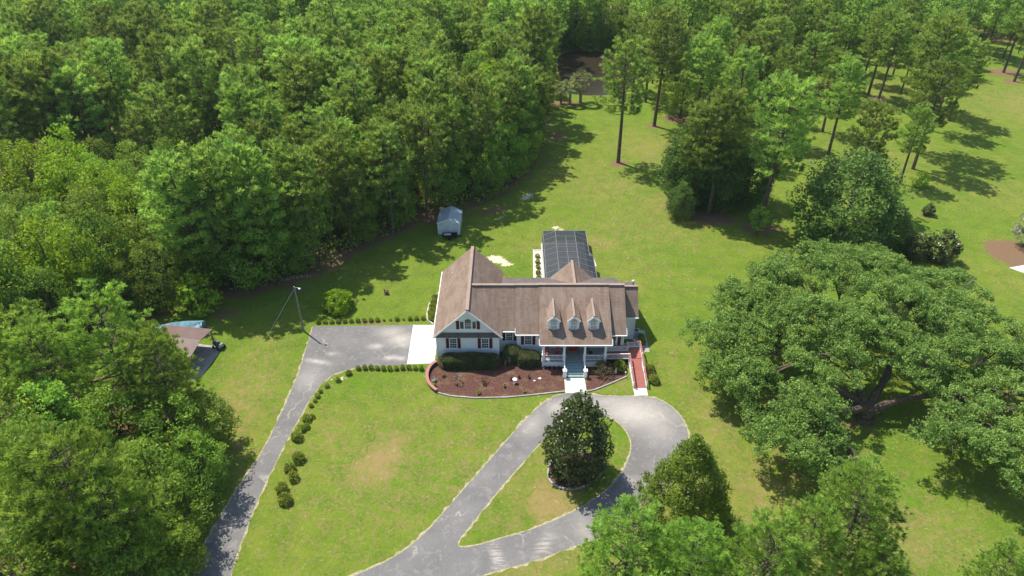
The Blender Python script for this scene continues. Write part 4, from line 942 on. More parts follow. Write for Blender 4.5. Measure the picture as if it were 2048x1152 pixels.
# dead grey branch free lower greenery of the clump
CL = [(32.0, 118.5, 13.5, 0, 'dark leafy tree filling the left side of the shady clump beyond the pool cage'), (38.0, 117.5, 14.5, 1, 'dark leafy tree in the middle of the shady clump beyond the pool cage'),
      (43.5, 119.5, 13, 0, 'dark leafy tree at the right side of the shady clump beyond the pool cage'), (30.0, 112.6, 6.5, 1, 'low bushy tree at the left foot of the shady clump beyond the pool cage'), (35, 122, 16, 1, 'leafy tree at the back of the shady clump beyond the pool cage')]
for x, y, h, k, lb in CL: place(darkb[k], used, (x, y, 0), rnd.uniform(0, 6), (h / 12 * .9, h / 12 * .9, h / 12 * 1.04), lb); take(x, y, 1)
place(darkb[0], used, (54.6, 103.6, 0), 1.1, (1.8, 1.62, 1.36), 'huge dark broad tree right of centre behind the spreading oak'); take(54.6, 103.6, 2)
place(darkb[1], used, (62.5, 102.5, 0), 2.2, (.62, .62, .62), 'dark rounded tree at the right foot of the huge dark broad tree')
small = make_leafy('small_tree', '', HIGH, 1.5, 5.6, 460, ncl=40, cr=.62, k=40, ls=.15, trunkr=.14)
place(small, used, (42.1, 106.6, 0), 0, 1, 'slim little tree with a bare lower trunk beside the shady clump')
mg2 = make_leafy('magnolia_tree', '', RND, 2.6, 5.2, 470, ncl=110, cr=.62, k=40, ls=.19, mat='magnolia', trunkr=.16)
place(mg2, used, (69.3, 98.6, 0), 0, 1, 'small glossy dark tree standing behind the right end of the oak'); place(mg2, used, (65.6, 99.5, 0), 2, .8, 'low glossy bush between the dark broad tree and the small glossy tree')
place(mg2, used, (75, 114, 0), 1, .42, 'small bush in a mulch ring on the right lawn nearest the dark tree'); 
shrubL = make_leafy('shrub', '', RND, 1.4, 2.6, 475, ncl=34, cr=.5, k=30, ls=.14, mat='bright', trunkr=.06, cat='shrub')
place(shrubL, used, (78.8, 125.3, 0), 1, 1.15, 'thin pale bush under the leaning pine on the right lawn')
crape = make_leafy('flowering_tree', '', HIGH, 2.6, 5.6, 480, ncl=70, cr=.7, k=36, ls=.16, mat='flower', trunkr=.3, bark='bark')
place(crape, used, (86.0, 103.0, 0), 0, 1, 'pale flowering tree with thick brown trunk in the mulch bed at the right edge')
oakS = make_leafy('oak_tree', '', HIGH, 5.5, 11, 490, ncl=130, cr=1.2, k=52, ls=.22, mat='broad', trunkr=.35)
place(oakS, used, (39.5, 161.5, 0), 0, .95, 'low spreading tree over dark mulch between the two tall lawn pines'); take(39.5, 161.5, 1)
# cypress like tree and palms at the pond
CONE = [(.06, .9), (.12, 1.0), (.4, .72), (.7, .4), (.9, .16), (1, .03)]
cyp = make_leafy('cypress_tree', '', CONE, 3.2, 12, 500, ncl=110, cr=.75, k=44, ls=.17, mat='broad', trunkr=.2, flat=.4)
place(cyp, used, (22.5, 214, 0), 0, .95, 'pointed pale green conifer standing on the far bank of the pond')
place(cyp, used, (8.6, 178, 0), 2, 1.12, 'pointed green conifer on the left bank of the pond behind the palms'); place(cyp, used, (7.2, 170.5, 0), 1, .85, 'smaller conifer left of the palms at the pond')
def make_palm(seed, h):
    rs = np.random.RandomState(seed); root = thing('palm_tree', '', 'palm')
    MB().tube([(0, 0, 0), (.05, 0, h * .5), (0, .06, h)], [.24, .2, .2], 8).build('trunk', M['palebark'], root)
    V = []; tone = []
    for i in range(34):
        az = i * 2.4; el = rs.uniform(-.75, 1.2); L = rs.uniform(1.1, 1.5); d = np.array([cos(az) * cos(el), sin(az) * cos(el), sin(el)])
        c = np.array([0, 0, h]) + d * L * .9; side = np.array([-sin(az), cos(az), 0]); up = np.cross(side, d)
        for j in range(13):
            a = (j - 6) / 6 * 1.9; q = d * cos(a) + side * sin(a); l = .95 * (1 - .25 * abs(a) / 2); tip = c + q * l + np.array([0, 0, -.35]) * l; b = c
            wv = np.cross(q, up) * .0 + (side * cos(a) - d * sin(a)) * .05; mid = (b + tip) / 2 + np.array([0, 0, .1])
            V += [b, mid + wv, tip, mid - wv]; tone.append(rs.uniform(0, 1) * (.4 if el > 0 else 1))
    link('fronds', np_mesh('palm_fronds', np.array(V), 4, np.array(tone), M['palm']), root); return root
pmt = make_palm(3, 3.4)
for x, y, s_, lb in ((12.0, 170.6, 1.2, 'leftmost of the three palms by the pond'), (14.2, 170.2, 1.3, 'middle palm of the three by the pond'), (16.9, 171.7, 1.65, 'tallest and rightmost palm of the three by the pond')):
    place(pmt, used, (x, y, 0), x, s_, lb, 'palms by the pond')

# --- the spreading live oak: built as one big tree with its own skeleton
def make_oak(seed):
    rs = np.random.RandomState(seed); root = thing('live_oak', 'enormous spreading live oak with several thick limbs right of the house', 'tree', (42.6, 62.4, 0))
    # crown centre relative to trunk
    CX, CY = .6, 6.0; cc = []; RX, RY2, HZ = 18.6, 15.5, 13.5
    lobes = [(-12, 9, 5.0, 8), (-8, 15, 6.2, 11), (0, 18, 6.5, 12.5), (8, 17, 6.2, 12), (14, 13, 6.0, 10.5), (18, 6, 5.4, 8.5), (-14.5, 2.5, 4.0, 6), (-10, 3, 5.0, 8.6), (-5, 9, 6.0, 12), (4, 10, 6.5, 13), (11, 5, 5.5, 10.5), (14, -2, 4.8, 7.6),
             (-11.5, -3.5, 4.0, 5.2), (-7.5, -3, 4.2, 7.0), (9, -3, 4.4, 7.6), (12, -8.5, 4.2, 5.8), (17, -7, 4.6, 6.6), (21, -3, 5.0, 7), (-9.5, -8.0, 3.4, 4.2), (-6.5, -11, 2.8, 3.2), (5, 1.5, 3.8, 10.6), (-4.5, 2.0, 4.0, 10.0), (-5, 20, 5, 11), (6, 21.5, 5, 11), (0, 5, 4.5, 12.5), (21.5, 3, 4.8, 7.2), (2.5, 3.0, 3.6, 11), (-12.5, 14, 4.4, 9), (16, 17, 4.6, 9.5), (9, 10, 4.5, 12), (-8, 8.5, 4.5, 11), (24, -7, 4, 6), (4.5, -9.5, 4.0, 6.8), (9.5, -10, 4.4, 7.0), (14.5, -11, 4.2, 6.4), (-16.5, 8.5, 4.4, 7.5), (-16.5, 2, 4.2, 6), (-14, -8.5, 3.9, 5.6), (-10.5, -7, 3.8, 5.6)]
    pts = []; rad = []
    for (lx, ly, r, zc) in lobes:
        m_ = int(r * r * .5) + 3
        d = unit(rs.normal(size=(m_, 3))); d[:, 2] = np.abs(d[:, 2]) - .25
        for k_ in range(m_):
            q = np.array([lx, ly, zc * .72]) + d[k_] * [r * .85, r * .85, r * .6] * rs.uniform(.75, 1.1); sr = rs.uniform(1.1, 2.1); n = int(sr * sr * 6.5)
            e = unit(rs.normal(size=(n, 3))); e[:, 2] = np.abs(e[:, 2]) * .8 - .1
            pts.append(q + e * sr * rs.uniform(.6, 1.05, (n, 1)))
    pts = np.concatenate(pts); pts = pts[pts[:, 2] > 1.6]
    # a thin, broken patch over the fork where the limbs show
    hole = ((pts[:, 0] - .3) / 2.4) ** 2 + ((pts[:, 1] + 2.2) / 3.2) ** 2 < 1
    pts = pts[~hole | (rs.uniform(0, 1, len(pts)) < .06)]
    keep = rs.uniform(0, 1, len(pts)) < .93; pts = pts[keep]
    V, tone = clump_leaves(pts, rs.uniform(.3, .8, len(pts)), 56, .135, rs, .8, .5, shell=.3)
    link('crown', np_mesh('oak_crown', V, 4, tone, M['oak']), root)
    T = MB(); T.tube([(0, 0, 0), (-.1, .1, .8), (.1, .1, 2.2)], [1.25, .85, .95], 12); T.build('trunk', M['bark'], root)
    mains = [(-7.5, 4, 6.0), (-1.5, 9, 7.4), (6.0, 8, 7.0), (8.5, -.5, 4.8), (-6, -3.2, 4.2)]; sub = [[] for _ in mains]
    for L_ in lobes:
        k_ = min(range(5), key=lambda q: (mains[q][0] * 1.4 - L_[0]) ** 2 + (mains[q][1] * 1.4 - L_[1]) ** 2); sub[k_].append(L_)
    for k_, (mx_, my_, mz_) in enumerate(mains):
        T = MB(); mid = (mx_ * .45 + rs.uniform(-.5, .5), my_ * .42 + rs.uniform(-.4, .4), 2.0 + mz_ * .28)
        T.tube([(mx_ * .04, my_ * .04, 1.5), (mx_ * .2, my_ * .18, 2.5), mid, (mx_ * .75, my_ * .72 + .3, mz_ * .82), (mx_, my_, mz_)], [.56, .48, .40, .32, .24], 8)
        for (lx, ly, r, zc) in sub[k_]:
            z = zc * .8; w1 = (mx_ * .5 + lx * .5 + rs.uniform(-.8, .8), my_ * .5 + ly * .5 + rs.uniform(-.8, .8), mz_ * .5 + z * .5)
            T.tube([(mx_, my_, mz_), w1, (lx, ly, z)], [.2, .14, .05], 5, cap=False)
            for _ in range(4):
                e = (lx + rs.uniform(-.55, .55) * r, ly + rs.uniform(-.55, .55) * r, z + rs.uniform(0, r * .4)); T.tube([w1, ((w1[0] + e[0]) / 2, (w1[1] + e[1]) / 2, (w1[2] + e[2]) / 2 + .4), e], [.1, .07, .02], 4, cap=False)
        T.build('limb', M['bark'], root)
    for _ in range(9):
        i = rs.randint(len(pts)); p = pts[i]
        if p[2] < 6: continue
        a = p + np.array([rs.uniform(-1.2, 1.2), rs.uniform(-1.2, .2), .9]); b = a + np.array([rs.uniform(-1.2, 1.2), rs.uniform(-.8, .8), .5])
        MB().tube([tuple(p * .97), tuple(a), tuple(b)], [.07, .05, .015], 4, cap=False).build('bare_branch', M['palebark'], root)
    return root
make_oak(9)

# --- foreground trees
NP = [(10.4, 38.8, 11.7, 0, 1.35, 'bright pine at the bottom edge overlapping the loop drive'), (15.6, 38.4, 11.2, 1, 1.15, 'pine crown at the bottom edge just right of the one over the loop drive'),
      (31.8, 42.6, 12.6, 2, 1.2, 'pine with open grey branched crown at the lower right below the oak'), (21.8, 37.2, 12.2, 0, 1.2, 'pine between the cedar and the open grey branched pine at the bottom'), (26.6, 39.8, 11.6, 1, 1.1, 'low pine crown left in front of the open grey branched pine'),
      (43.0, 37.6, 8.8, 2, 1.1, 'pine crown cut by the lower right corner of the picture'), (33, 38.5, 8, 1, 1.3, 'short pine under the open grey branched pine at the bottom edge')]
for x, y, h, k, wx, lb in NP: place(nearP[k], used, (x, y, 0), x, (h / 18 * wx, h / 18 * wx, h / 18), lb)
CEDP = lambda t: 1.0 - .93 * t
ced = make_leafy('cedar_tree', 'broad olive green cedar with a pointed top beside the loop drive', [(.03, .9), (.15, 1.0), (.4, .78), (.7, .42), (.9, .16), (1, .03)], 4.9, 12.3, 510, ncl=520, cr=.62, k=60, ls=.12, mat='cedar', trunkr=.24, flat=.9, upb=.2, lobes=.14, inner=.6, shell=.2)
place(ced, used, (17.6, 47.6, 0))
mag = make_leafy('magnolia_tree', 'big dark glossy magnolia standing in the loop of the drive', [(.05, .75), (.15, .96), (.35, 1.0), (.6, .85), (.78, .58), (.86, .5), (.96, .34), (1, .12)], 3.5, 10.2, 520, ncl=300, cr=.62, k=34, ls=.19, mat='magnolia', trunkr=.28, lobes=.16, shell=.7)
place(mag, used, (7.1, 54.2, 0), 0, (.97, .97, 1.1))

FW = [(-43.5, 60.6, 19, 'N', 0, 'tallest bright pine left of the drive, above the carport'), (-38.4, 59.5, 15, 'N', 1, 'bright pine reaching over the carport roof'), (-49.8, 58.5, 17, 'N', 2, 'bright pine at the left edge beside the tallest one'),
      (-54.0, 61, 17, 'N', 0, 'bright pine at the far left edge level with the carport'), (-47.3, 52.5, 15, 'B', 0, 'leafy tree at the left edge below the bright pines'), (-41.8, 54.0, 13, 'B', 1, 'leafy tree left of the drive in the middle of the left wood'),
      (-36.0, 54.5, 12, 'B', 2, 'leafy tree facing the curve of the left drive'), (-34.2, 57.6, 9, 'B', 3, 'low leafy tree nearest the carport slab'), (-32.9, 51.0, 9.5, 'B', 0, 'leafy tree overhanging the grass beside the left drive'),
      (-35.8, 47.6, 12, 'B', 1, 'dark leafy tree in the lower left wood'), (-33.5, 45.3, 10, 'B', 2, 'leafy tree shading the bottom of the left drive'), (-37.6, 41.2, 19, 'N', 1, 'big bright pine at the lower left'), (-41.5, 42.5, 17, 'N', 2, 'bright pine in the lower left corner'),
      (-34.2, 40.0, 15, 'N', 0, 'bright pine at the bottom edge of the left wood'), (-46, 47, 15, 'B', 3, 'leafy tree at the left edge above the corner pine'), (-31.8, 41.0, 9, 'B', 0, 'dark leafy tree at the bottom edge by the left drive'), (-33.0, 37.5, 12, 'B', 1, 'dark tree at the bottom edge of the left wood'),
      (-43.5, 36.5, 15, 'B', 3, 'leafy tree in the very lower left corner'), (-52, 53, 15, 'B', 2, 'leafy tree cut by the left edge of the picture'), (-42.2, 65.8, 9.5, 'N', 2, 'small bright pine whose branches cover the near edge of the carport roof'), (-47.5, 68.5, 10, 'B', 1, 'leafy tree at the left end of the carport')]
for x, y, h, kd, k, lb in FW:
    if kd == 'N': place(nearP[k], used, (x, y, 0), x + y, h / 18 * (1.0 if h > 15 else 1.05), lb)
    else: place(broads[k], used, (x, y, 0), x + y, (h / 12 * .95,) * 3, lb)
    take(x, y, 1)
# birch like pale shrubby tree behind the carport
place(shrubL, used, (-45.5, 84.6, 0), 0, 2.3, 'thin pale leafed sapling behind the tarp covered boat')

def zone(x, y):
    a = x / (y * .825 + 22.6)
    side = 'at the far left' if a < -.52 else 'above the carport' if a < -.34 else 'above the lamp pole' if a < -.2 else 'above the blue shed' if a < -.06 else 'left of the pond'
    row = 'in the front rows' if y < 118 else 'in the middle rows' if y < 142 else 'in the deeper rows' if y < 165 else 'in the last visible rows'
    return side, row
def zone_right(x, y):
    a = x / (y * .825 + 22.6)
    return ('right of the pond' if a < .27 else 'above the shady clump of trees' if a < .42 else 'above the dark broad tree' if a < .56 else 'above the open right lawn', 'at its near edge' if y < 178 else 'in its middle' if y < 205 else 'at its back')
# --- the forest: edge row of leafy trees, then pines
EDGE = FOREST[1:15]; n_b = 0
# the bright yellow green group at the left
for i, (x, y, h) in enumerate([(-73, 106, 15), (-66, 103.5, 14.5), (-80, 109, 15.5), (-76, 113, 16), (-60, 101, 13.5), (-86, 112, 15.5)]):
    if True: place(brights[i % 2], used, (x, y, 0), i, h / 12.5, 'vivid yellow green tree in the bright patch near the left edge, ' + ('leftmost of it', 'its second from left', 'its highest in view', 'its middle', 'by the carport end', 'at its left end', 'low right', 'its rightmost')[i] ); take(x, y, 1.2)
def edge_pts(P_, step, inset):
    o = []
    for i in range(len(P_) - 1):
        a, b = P_[i], P_[i + 1]; L = math.hypot(b[0] - a[0], b[1] - a[1]); k = max(1, round(L / step))
        for j in range(k):
            t = j / k; o.append((a[0] + (b[0] - a[0]) * t - (b[1] - a[1]) / L * inset, a[1] + (b[1] - a[1]) * t + (b[0] - a[0]) / L * inset))
    return o
for i, (x, y, h) in enumerate(((-46.5, 89.0, 1.15), (-42.0, 89.6, 1.2), (-37.2, 92.0, 1.12), (-31.5, 97, 1.0), (-26.5, 102, .98), (-20.5, 107, 1.0), (-49.5, 92.5, 1.05))):
    place(vineP[i % 2], used, (x, y, 0), i * 1.3, h, 'tall vine clad pine, number %s from the left along the shaded front edge' % ('two', 'three', 'four', 'five', 'six', 'seven', 'one')[i]); take(x, y, 1)
for i, (x, y) in enumerate(edge_pts(EDGE, 6.4, 5.2)):
    x += rnd.uniform(-1.2, 1.2); y += rnd.uniform(-1, 1)
    if not poly_in(x, y, FOREST) or not free(x, y, 2.0) or (abs(x + 10.8) < 3.2 and y < 112.5) or (abs(x + 45) < 5 and y < 86) or x < -50: continue
    place(vineP[i % 2] if i % 3 == 0 else pines[i % 6], used, (x, y, 0), i, rnd.uniform(.92, 1.16), 'tall pine rising right at the edge of the left forest, ' + zone(x, y)[0], 'edge pines ' + zone(x, y)[0]); take(x, y, 1)
for row, (inset, hh) in enumerate(((2.8, (8, 13.5)), (6.2, (13, 17.5)), (10.5, (14, 18)))):
    for (x, y) in edge_pts(EDGE, (3.6, 4.6, 5.6)[row], inset):
        x += rnd.uniform(-1, 1); y += rnd.uniform(-1, 1)
        if not poly_in(x, y, FOREST) or not free(x, y, 2.2) or (abs(x + 10.8) < 3.2 and y < 112.5) or (abs(x + 45) < 4 and y < 85): continue
        h = rnd.uniform(*hh)
        if row == 0 and -51 < x < -35: h = rnd.uniform(13, 17)
        bright = rnd.random() < .12; src = brights[rnd.randrange(2)] if bright else broads[rnd.randrange(4)]
        o = place(src, used, (x, y, 0), rnd.uniform(0, 6), (h / 12 * rnd.uniform(.8, 1.05), h / 12 * rnd.uniform(.8, 1.05), h / 12), ('yellow green' if bright else 'dark green') + ' tree, %s row of forest edge, %s' % (('the front', 'the second', 'the third')[row], zone(x, y)[0]), ('yellow' if bright else 'green') + ' edge trees, row %d, %s' % (row + 1, zone(x, y)[0]))
        take(x, y, 1); n_b += 1
def fits(x, y, m):   # inside the view with a margin (metres), from the ground
    zc = y * .825 + 40 * .565
    return abs(x) < zc * .716 + m
for gx_, gy_, gk in ((8.5, 176, 1.4), (4.5, 181, 1.3), (-104, 152, 1.9), (-92, 160, 1.6), (-78, 149, 1.5), (-60, 160, 1.5), (-72, 130, 1.6), (-34, 143, 1.7), (-96, 172, 1.8), (-56, 122, 1.3), (-14, 158, 1.5), (-118, 165, 1.8), (-45, 176, 1.6), (-25, 128, 1.3), (-84, 118, 1.5)): take(gx_, gy_, gk)
cand = []
for _ in range(9000):
    x, y = rnd.uniform(-160, 60), rnd.uniform(84, 222)
    if not fits(x, y, 7) or not poly_in(x, y, FOREST): continue
    d = rnd.choice([3.6, 4.6, 6.2]) + max(0, y - 120) * .010
    if free(x, y, d): take(x, y, 1.0); cand.append((y, x))
# the far right stand
STAND = [(44, 168), (56, 158), (62, 166), (74, 170), (100, 176), (112, 190), (128, 203), (150, 210), (200, 212), (200, 262), (36, 262), (36, 200)]
for _ in range(5000):
    x, y = rnd.uniform(30, 190), rnd.uniform(140, 250)
    if not fits(x, y, 8) or not poly_in(x, y, STAND): continue
    if free(x, y, (8.4 if x > 60 else 6.2) if y < 208 else 5.6): take(x, y, 1.0); cand.append((y, x))
XTRA = [(47, 146), (57, 147), (50, 154), (45, 139), (70, 153), (54, 160), (99, 168), (40, 150), (47, 165), (33, 172), (31, 180), (37, 186)]
for x, y in XTRA: cand.append((y, x)); take(x, y)
for i, x in enumerate((10, 14.5, 19, 24, 29, 34, 38.5)):
    place(broads[i % 4], used, (x, 219.5 + 1.5 * (i % 2), 0), i, 1.05 + .1 * (i % 3), 'dark leafy tree on the far bank behind the pond, number %s from the left' % ('one', 'two', 'three', 'four', 'five', 'six', 'seven')[i]); take(x, 219.5)
cand.sort(); MAXP = 285; stuff_P = []
for i, (y, x) in enumerate(cand):
    s_ = rnd.choice([.72, .9, 1.0, 1.08, 1.18]) * rnd.uniform(.93, 1.07); rz = rnd.uniform(0, 6)
    right = x > 26
    if i < MAXP or False:
        if not right and x < -47 and y < 121:
            place(broads[rnd.randrange(4)], used, (x, y, 0), rz, rnd.uniform(.86, 1.0) if y < 105 else 1.05, 'leafy tree among forest pines %s, %s' % zone(x, y), 'leafy trees among forest pines %s, %s' % zone(x, y))
        elif (not right) and rnd.random() < .16:
            place(broads[rnd.randrange(4)], used, (x, y, 0), rz, rnd.uniform(1.05, 1.3), 'leafy tree among forest pines %s, %s' % zone(x, y), 'leafy trees among forest pines %s, %s' % zone(x, y))
        elif right: place(parkP[rnd.randrange(4)] if y < 190 else pines[rnd.randrange(6)], used, (x, y, 0), rz, s_ * (.84 if y < 190 else 1), 'tall pine of the far stand %s, %s' % zone_right(x, y), 'far stand pines %s, %s' % zone_right(x, y))
        else: place(vineP[rnd.randrange(2)] if rnd.random() < .2 else pines[rnd.randrange(6)], used, (x, y, 0), rz, s_, 'tall pine of the left forest %s, %s' % zone(x, y), 'forest pines %s, %s' % zone(x, y))
    else: stuff_P.append((x, y, rz, s_))
print('PINES', len(cand), 'broad', n_b, 'stuff', len(stuff_P))
# everything farther back reads as one mass
def merged_pines(places, seeds):
    Vs = []; Ts = []; base = []
    for s_ in seeds:
        rs = np.random.RandomState(s_); n = 150; t = rs.uniform(0, 1, n); z = 20 * (.38 + .6 * t); r = 3.7 * np.clip((.55 + .9 * t - 1.15 * t * t) / .73, .1, 2) * rs.uniform(.25, 1, n); az = rs.uniform(0, 6.3, n)
        c = np.stack([r * np.cos(az), r * np.sin(az), z], 1); k = 12
        d = unit(np.stack([np.cos(az) * .5, np.sin(az) * .5, np.full(n, .8)], 1)[:, None, :] + rs.normal(size=(n, k, 3)) * .75)
        side = unit(np.cross(d, rs.normal(size=(n, k, 3)))) * .17; b = c[:, None, :] + rs.normal(size=(n, k, 3)) * .25; L = rs.uniform(.6, 1.1, (n, k, 1))
        Vb = np.stack([b, b + d * L * .75 + side, b + d * L, b + d * L * .75 - side], 2).reshape(-1, 3)
        tr = np.array([[-.2, 0, 0], [.2, 0, 0], [.05, 0, 19], [-.05, 0, 19], [0, -.2, 0], [0, .2, 0], [0, .05, 19], [0, -.05, 19]], float)
        base.append((Vb, np.clip(rs.uniform(.1, .8, (n, 1)) + rs.uniform(-.25, .3, (n, k)), 0, 1).ravel(), tr))
    TV = []
    for i, (x, y, rz, s_) in enumerate(places):
        Vb, tn, tr = base[i % len(base)]; Rm = np.array([[cos(rz), sin(rz), 0], [-sin(rz), cos(rz), 0], [0, 0, 1]])
        Vs.append(Vb @ Rm * s_ + [x, y, 0]); Ts.append(tn); TV.append(tr * s_ + [x, y, 0])
    me = np_mesh('far_forest', np.concatenate(Vs), 4, np.concatenate(Ts), M['pine'])
    o = link('far_forest', me, None, 'mass of distant pine tops at the back of the forest', 'forest', kind='stuff')
    tv = np.concatenate(TV)
    t = link('far_trunks', np_mesh('far_trunks', tv, 4, np.zeros(len(tv) // 4), M['bark']), o)
for _ in range(2500):
    x, y = rnd.uniform(-200, 200), rnd.uniform(218, 262)
    if fits(x, y, 10) and free(x, y, 5.0): take(x, y); stuff_P.append((x, y, rnd.uniform(0, 6), rnd.uniform(.9, 1.15)))
merged_pines(stuff_P, [1, 2, 3, 4, 5])
# undergrowth
rs = np.random.RandomState(77); P_ = rs.uniform([-150, 84], [40, 240], (15000, 2))
ok = inside(P_[:, 0], P_[:, 1], FOREST) & (dist_poly(P_[:, 0], P_[:, 1], FOREST) > 1.0) & (np.abs(P_[:, 0]) < (P_[:, 1] * .825 + 23) * .716 + 6); P_ = P_[ok]
P2 = rs.uniform([-75, 34], [-33, 72], (500, 2)); ok = inside(P2[:, 0], P2[:, 1], LEFTWOOD) & (dist_poly(P2[:, 0], P2[:, 1], LEFTWOOD) > 1.2); P2 = P2[ok]
P3 = np.concatenate([rs.uniform([20, 226], [190, 262], (1300, 2)), rs.uniform([4, 217], [44, 236], (520, 2))])
U = np.concatenate([P_, P2, P3]); cc = np.concatenate([U, rs.uniform(.2, 2.6, (len(U), 1))], 1)
V, tone = clump_leaves(cc, rs.uniform(.8, 2.0, len(cc)), 14, .32, rs, .7); V[:, 2] = np.maximum(V[:, 2], .03)
link('undergrowth', np_mesh('undergrowth', V, 4, tone, M['broad']), None, 'tangle of low green undergrowth on the forest floor', 'undergrowth', kind='stuff')

# ------------------------------------------------------------------ shrubs, hedges
BALL = [(.0, .55), (.2, .9), (.5, 1.0), (.8, .75), (.97, .3), (1, .05)]
def make_ball(seed, mat='shrub', name='round_shrub', prof=BALL, ncl=90):
    return make_leafy(name, '', prof, .62, 1.1, seed, ncl=ncl, cr=.16, k=30, ls=.062, mat=mat, trunkr=.04, limbs=5, lobes=.05, inner=.8, flat=.9, cat='shrub', leaf_name='foliage', fork=.1)
balls = [make_ball(600 + i) for i in range(3)]
BL = [(-24.2, 50.1, 1.08, 'nearest and lowest clipped round shrub beside the left drive'), (-24.9, 51.6, .98, 'second round shrub up from the bottom of the left drive row'), (-24.1, 53.2, .92, 'third round shrub from the bottom beside the left drive'), (-24.8, 54.5, .92, 'fourth round shrub from the bottom beside the left drive'), (-24.2, 55.9, 1.02, 'fifth round shrub from the bottom, topmost of the spaced group'),
      (-25.2, 59.3, 1.05, 'largest round shrub in the upper cluster touching the drive edge'), (-25.0, 60.6, .72, 'smaller round shrub tucked behind the largest of the upper cluster'), (-24.5, 61.0, .62, 'small round shrub at the right of the upper cluster'), (-24.8, 62.2, .82, 'last big round shrub of the upper cluster'), (-24.2, 62.7, .5, 'little round shrub at the top of the upper cluster'),
      (-24.8, 64.6, .42, 'tiny dark shrub where the drive starts to bend'), (-24.5, 65.5, .4, 'tiny sparse shrub in the drive bend'), (-24.4, 66.3, .5, 'small brownish shrub in the drive bend'), (-24.2, 67.2, .38, 'tiny dry shrub in the drive bend'), (-23.6, 68.2, .48, 'small dark shrub near the top of the drive bend'), (-22.4, 69.3, .55, 'small bush beside the pale sandy patch at the drive bend'), (-21.3, 70.6, .6, 'low bush beside the pale sandy patch')]
for i, (x, y, s_, lb) in enumerate(BL): place(balls[i % 3], used, (x, y, 0), i, s_, lb, 'round shrubs along the left drive'); 
for i in range(12):
    x = -20.2 + i * .83
    if x > -11.2: break
    place(balls[i % 3], used, (x, 71.55 + .1 * sin(i), 0), i * 2, (.47, .47, .58 + .14 * ((i * 7) % 3) / 2), 'clipped shrub in the row along the near side of the parking area', 'shrub row along the near side of the parking area')
for i in range(17):
    x = -27.7 + i * .93
    place(balls[(i + 1) % 3], used, (x, 81.6 + .06 * i, 0), i * 3, .52 if i not in (10, 11, 13) else .3, 'clipped shrub in the row along the far side of the parking area', 'shrub row along the far side of the parking area')
for i, (x, y) in enumerate(((-11.5, 82.6), (-11.6, 83.8), (-11.6, 84.9), (-11.5, 86.1), (-11.4, 87.2))):
    place(balls[i % 3], used, (x, y, 0), i, .95, 'rounded dark shrub in the narrow bed along the left wall of the house', 'shrubs along the left wall')
for i, (y, lb) in enumerate(((99.4, 'farthest'), (97.7, 'second farthest'), (96.1, 'middle'), (94.5, 'second nearest'), (93.0, 'nearest'))):
    place(balls[i % 3], used, (4.15, y, 0), i, .62, lb + ' small shrub in the gravel strip left of the pool cage', 'shrubs in the gravel strip')
for (x, y, s_, lb) in ((18.1, 71.2, .95, 'upper round green shrub right of the ramp'), (18.25, 69.1, 1.0, 'lower green shrub right of the ramp'), (17.9, 77.0, .8, 'round shrub on the paving right of the house, nearer the ramp'), (18.0, 78.1, .7, 'round shrub on the paving beside the air conditioner'), (14.1, 71.6, 1.2, 'bright green rounded shrub in the angle of the ramp'), (11.7, 71.9, 1.0, 'dark rounded shrub at the right foot of the porch')):
    place(balls[1], used, (x, y, 0), x, s_, lb)
dry = make_leafy('dry_shrub', 'dull brownish spreading shrub in front of the right porch bay', RND, 1.5, 1.6, 620, ncl=60, cr=.34, k=26, ls=.07, mat='weeping', trunkr=.05, cat='shrub', leaf_name='foliage')
place(dry, used, (12.0, 70.9, 0)); 
place(dry, used, (18.0, 70.1, 0), 1, .55, 'orange brown low shrub between the green shrubs right of the ramp')
bush = make_leafy('bush', 'large round yellow green bush on the lawn behind the parking area', BALL, 2.1, 2.9, 630, ncl=170, cr=.42, k=34, ls=.14, mat='bright', trunkr=.12, lobes=.1, inner=.7, cat='bush', leaf_name='foliage', fork=.1)
place(bush, used, (-25.6, 85.2, 0))
def plant(x, y, h, lb, mat='flower', n=12):
    o = make_leafy('garden_plant', lb, HIGH, h * .38, h, int(abs(x * 37 + y * 11)), ncl=n, cr=.14, k=16, ls=.07, mat=mat, trunkr=.025, limbs=8, cat='plant', leaf_name='foliage', fork=.25); o.location = (x, y, 0)
plant(-7.0, 69.0, 1.5, 'thin pale leafed young tree in the left half of the mulch bed', n=20); plant(-3.6, 68.9, 1.2, 'grey twiggy young plant in the middle of the mulch bed', 'weeping', 16)
plant(-4.2, 66.9, .5, 'little bright green plant near the front edging', 'bright'); plant(-1.0, 68.2, .4, 'low yellowish plant left of the birdbath', 'palm'); plant(1.6, 67.2, .35, 'tiny yellow tuft near the edging right of the birdbath', 'palm'); plant(-9.9, 68.3, .6, 'small leafy plant inside the curved red wall', 'shrub'); plant(-10.05, 69.32, .75, 'spiky pale plant in the round planter', 'palm', 8); plant(-8.9, 70.2, .45, 'small green plant by the curved wall near the hedge', 'shrub')
plant(-.1, 69.6, .35, 'low tan tuft behind the birdbath', 'weeping'); plant(.9, 69.9, .35, 'pale dry tuft right behind the birdbath', 'weeping'); plant(2.2, 69.9, .4, 'dry tuft near the stones', 'weeping')

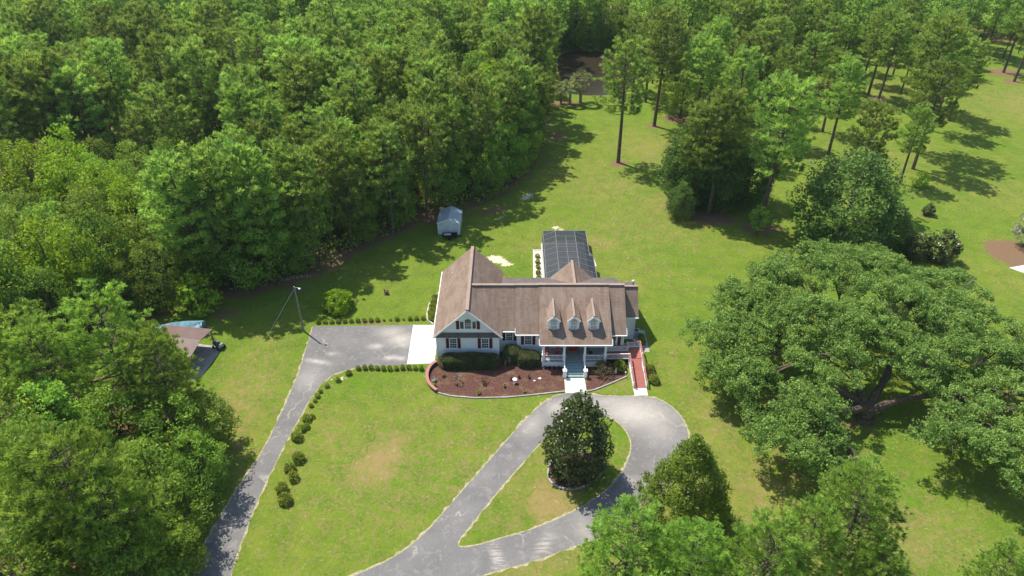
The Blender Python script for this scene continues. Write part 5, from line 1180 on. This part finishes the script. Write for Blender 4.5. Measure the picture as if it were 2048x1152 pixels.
def hedge(name, label, x0, x1, y0, y1, h, seed, rr=.5, n=9000, skew=0):
    rs = np.random.RandomState(seed); root = thing(name, label, 'hedge', ((x0 + x1) / 2, (y0 + y1) / 2, 0)); a, b = (x1 - x0) / 2, (y1 - y0) / 2
    d = unit(rs.normal(size=(n, 3))); d[:, 2] = np.abs(d[:, 2]) - .05 * 0
    e = .38  # superellipsoid: a clipped block with rounded edges
    q = np.sign(d) * np.abs(d) ** e; m_ = np.max(np.abs(q) ** 1, axis=1, keepdims=True); q = q / (np.sum(np.abs(q) ** 5, 1, keepdims=True) ** .2)
    # fill the faces evenly
    f = rs.uniform(-1, 1, (n, 3)); f[:, 2] = np.abs(f[:, 2]); ax = rs.choice(3, n, p=np.array([b * h, a * h, a * b * 2]) / (b * h + a * h + a * b * 2)); f[np.arange(n), ax] = np.where(ax == 2, 1, np.sign(f[np.arange(n), ax]))
    f = f / (np.sum(np.abs(f) ** 3.4, 1, keepdims=True) ** (1 / 3.4)) * 1.04
    lump = 1 + .03 * np.sin(f[:, :1] * a * 2.1 + seed) + .03 * np.sin(f[:, 1:2] * b * 3)
    p = f * [a, b, h] * lump * rs.uniform(.94, 1.02, (n, 1)); p[:, 0] += skew * p[:, 1]
    V = leaves(p, .055, rs, .3); tone = np.clip(rs.uniform(0, 1, n) * .7 + .3 * np.sin(p[:, 0] * 3) * np.sin(p[:, 1] * 3), 0, 1)
    link('foliage', np_mesh('hedge_foliage', V, 4, tone, M['hedge']), root)
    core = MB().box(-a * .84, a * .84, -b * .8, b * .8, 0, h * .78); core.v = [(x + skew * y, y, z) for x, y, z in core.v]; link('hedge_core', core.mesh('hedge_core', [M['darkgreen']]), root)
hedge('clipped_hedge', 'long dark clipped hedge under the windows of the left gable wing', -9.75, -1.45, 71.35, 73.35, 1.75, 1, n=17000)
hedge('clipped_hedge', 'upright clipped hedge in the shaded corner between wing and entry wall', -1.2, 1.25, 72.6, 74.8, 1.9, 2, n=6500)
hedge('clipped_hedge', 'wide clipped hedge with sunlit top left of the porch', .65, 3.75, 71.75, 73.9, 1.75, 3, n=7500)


# ------------------------------------------------------------------ air: thin scattering volume added as fill, lifts the darkest shade
hz = MB().box(-420, 420, -60, 420, -1, 64).mesh('fill_haze', M['white']); hz.materials.clear()
hm = bpy.data.materials.new('fill_haze'); hm.use_nodes = True; hm.node_tree.nodes.clear()
pv = hm.node_tree.nodes.new('ShaderNodeVolumePrincipled'); pv.inputs['Color'].default_value = (.80, .95, 1, 1); pv.inputs['Density'].default_value = .00008; pv.inputs['Anisotropy'].default_value = .2
oo = hm.node_tree.nodes.new('ShaderNodeOutputMaterial'); hm.node_tree.links.new(pv.outputs[0], oo.inputs['Volume'])
hz.materials.append(hm); link('fill_haze', hz, None, 'thin pale blue air volume added to lift the darkest shade over the woods', 'fill_haze', kind='stuff')
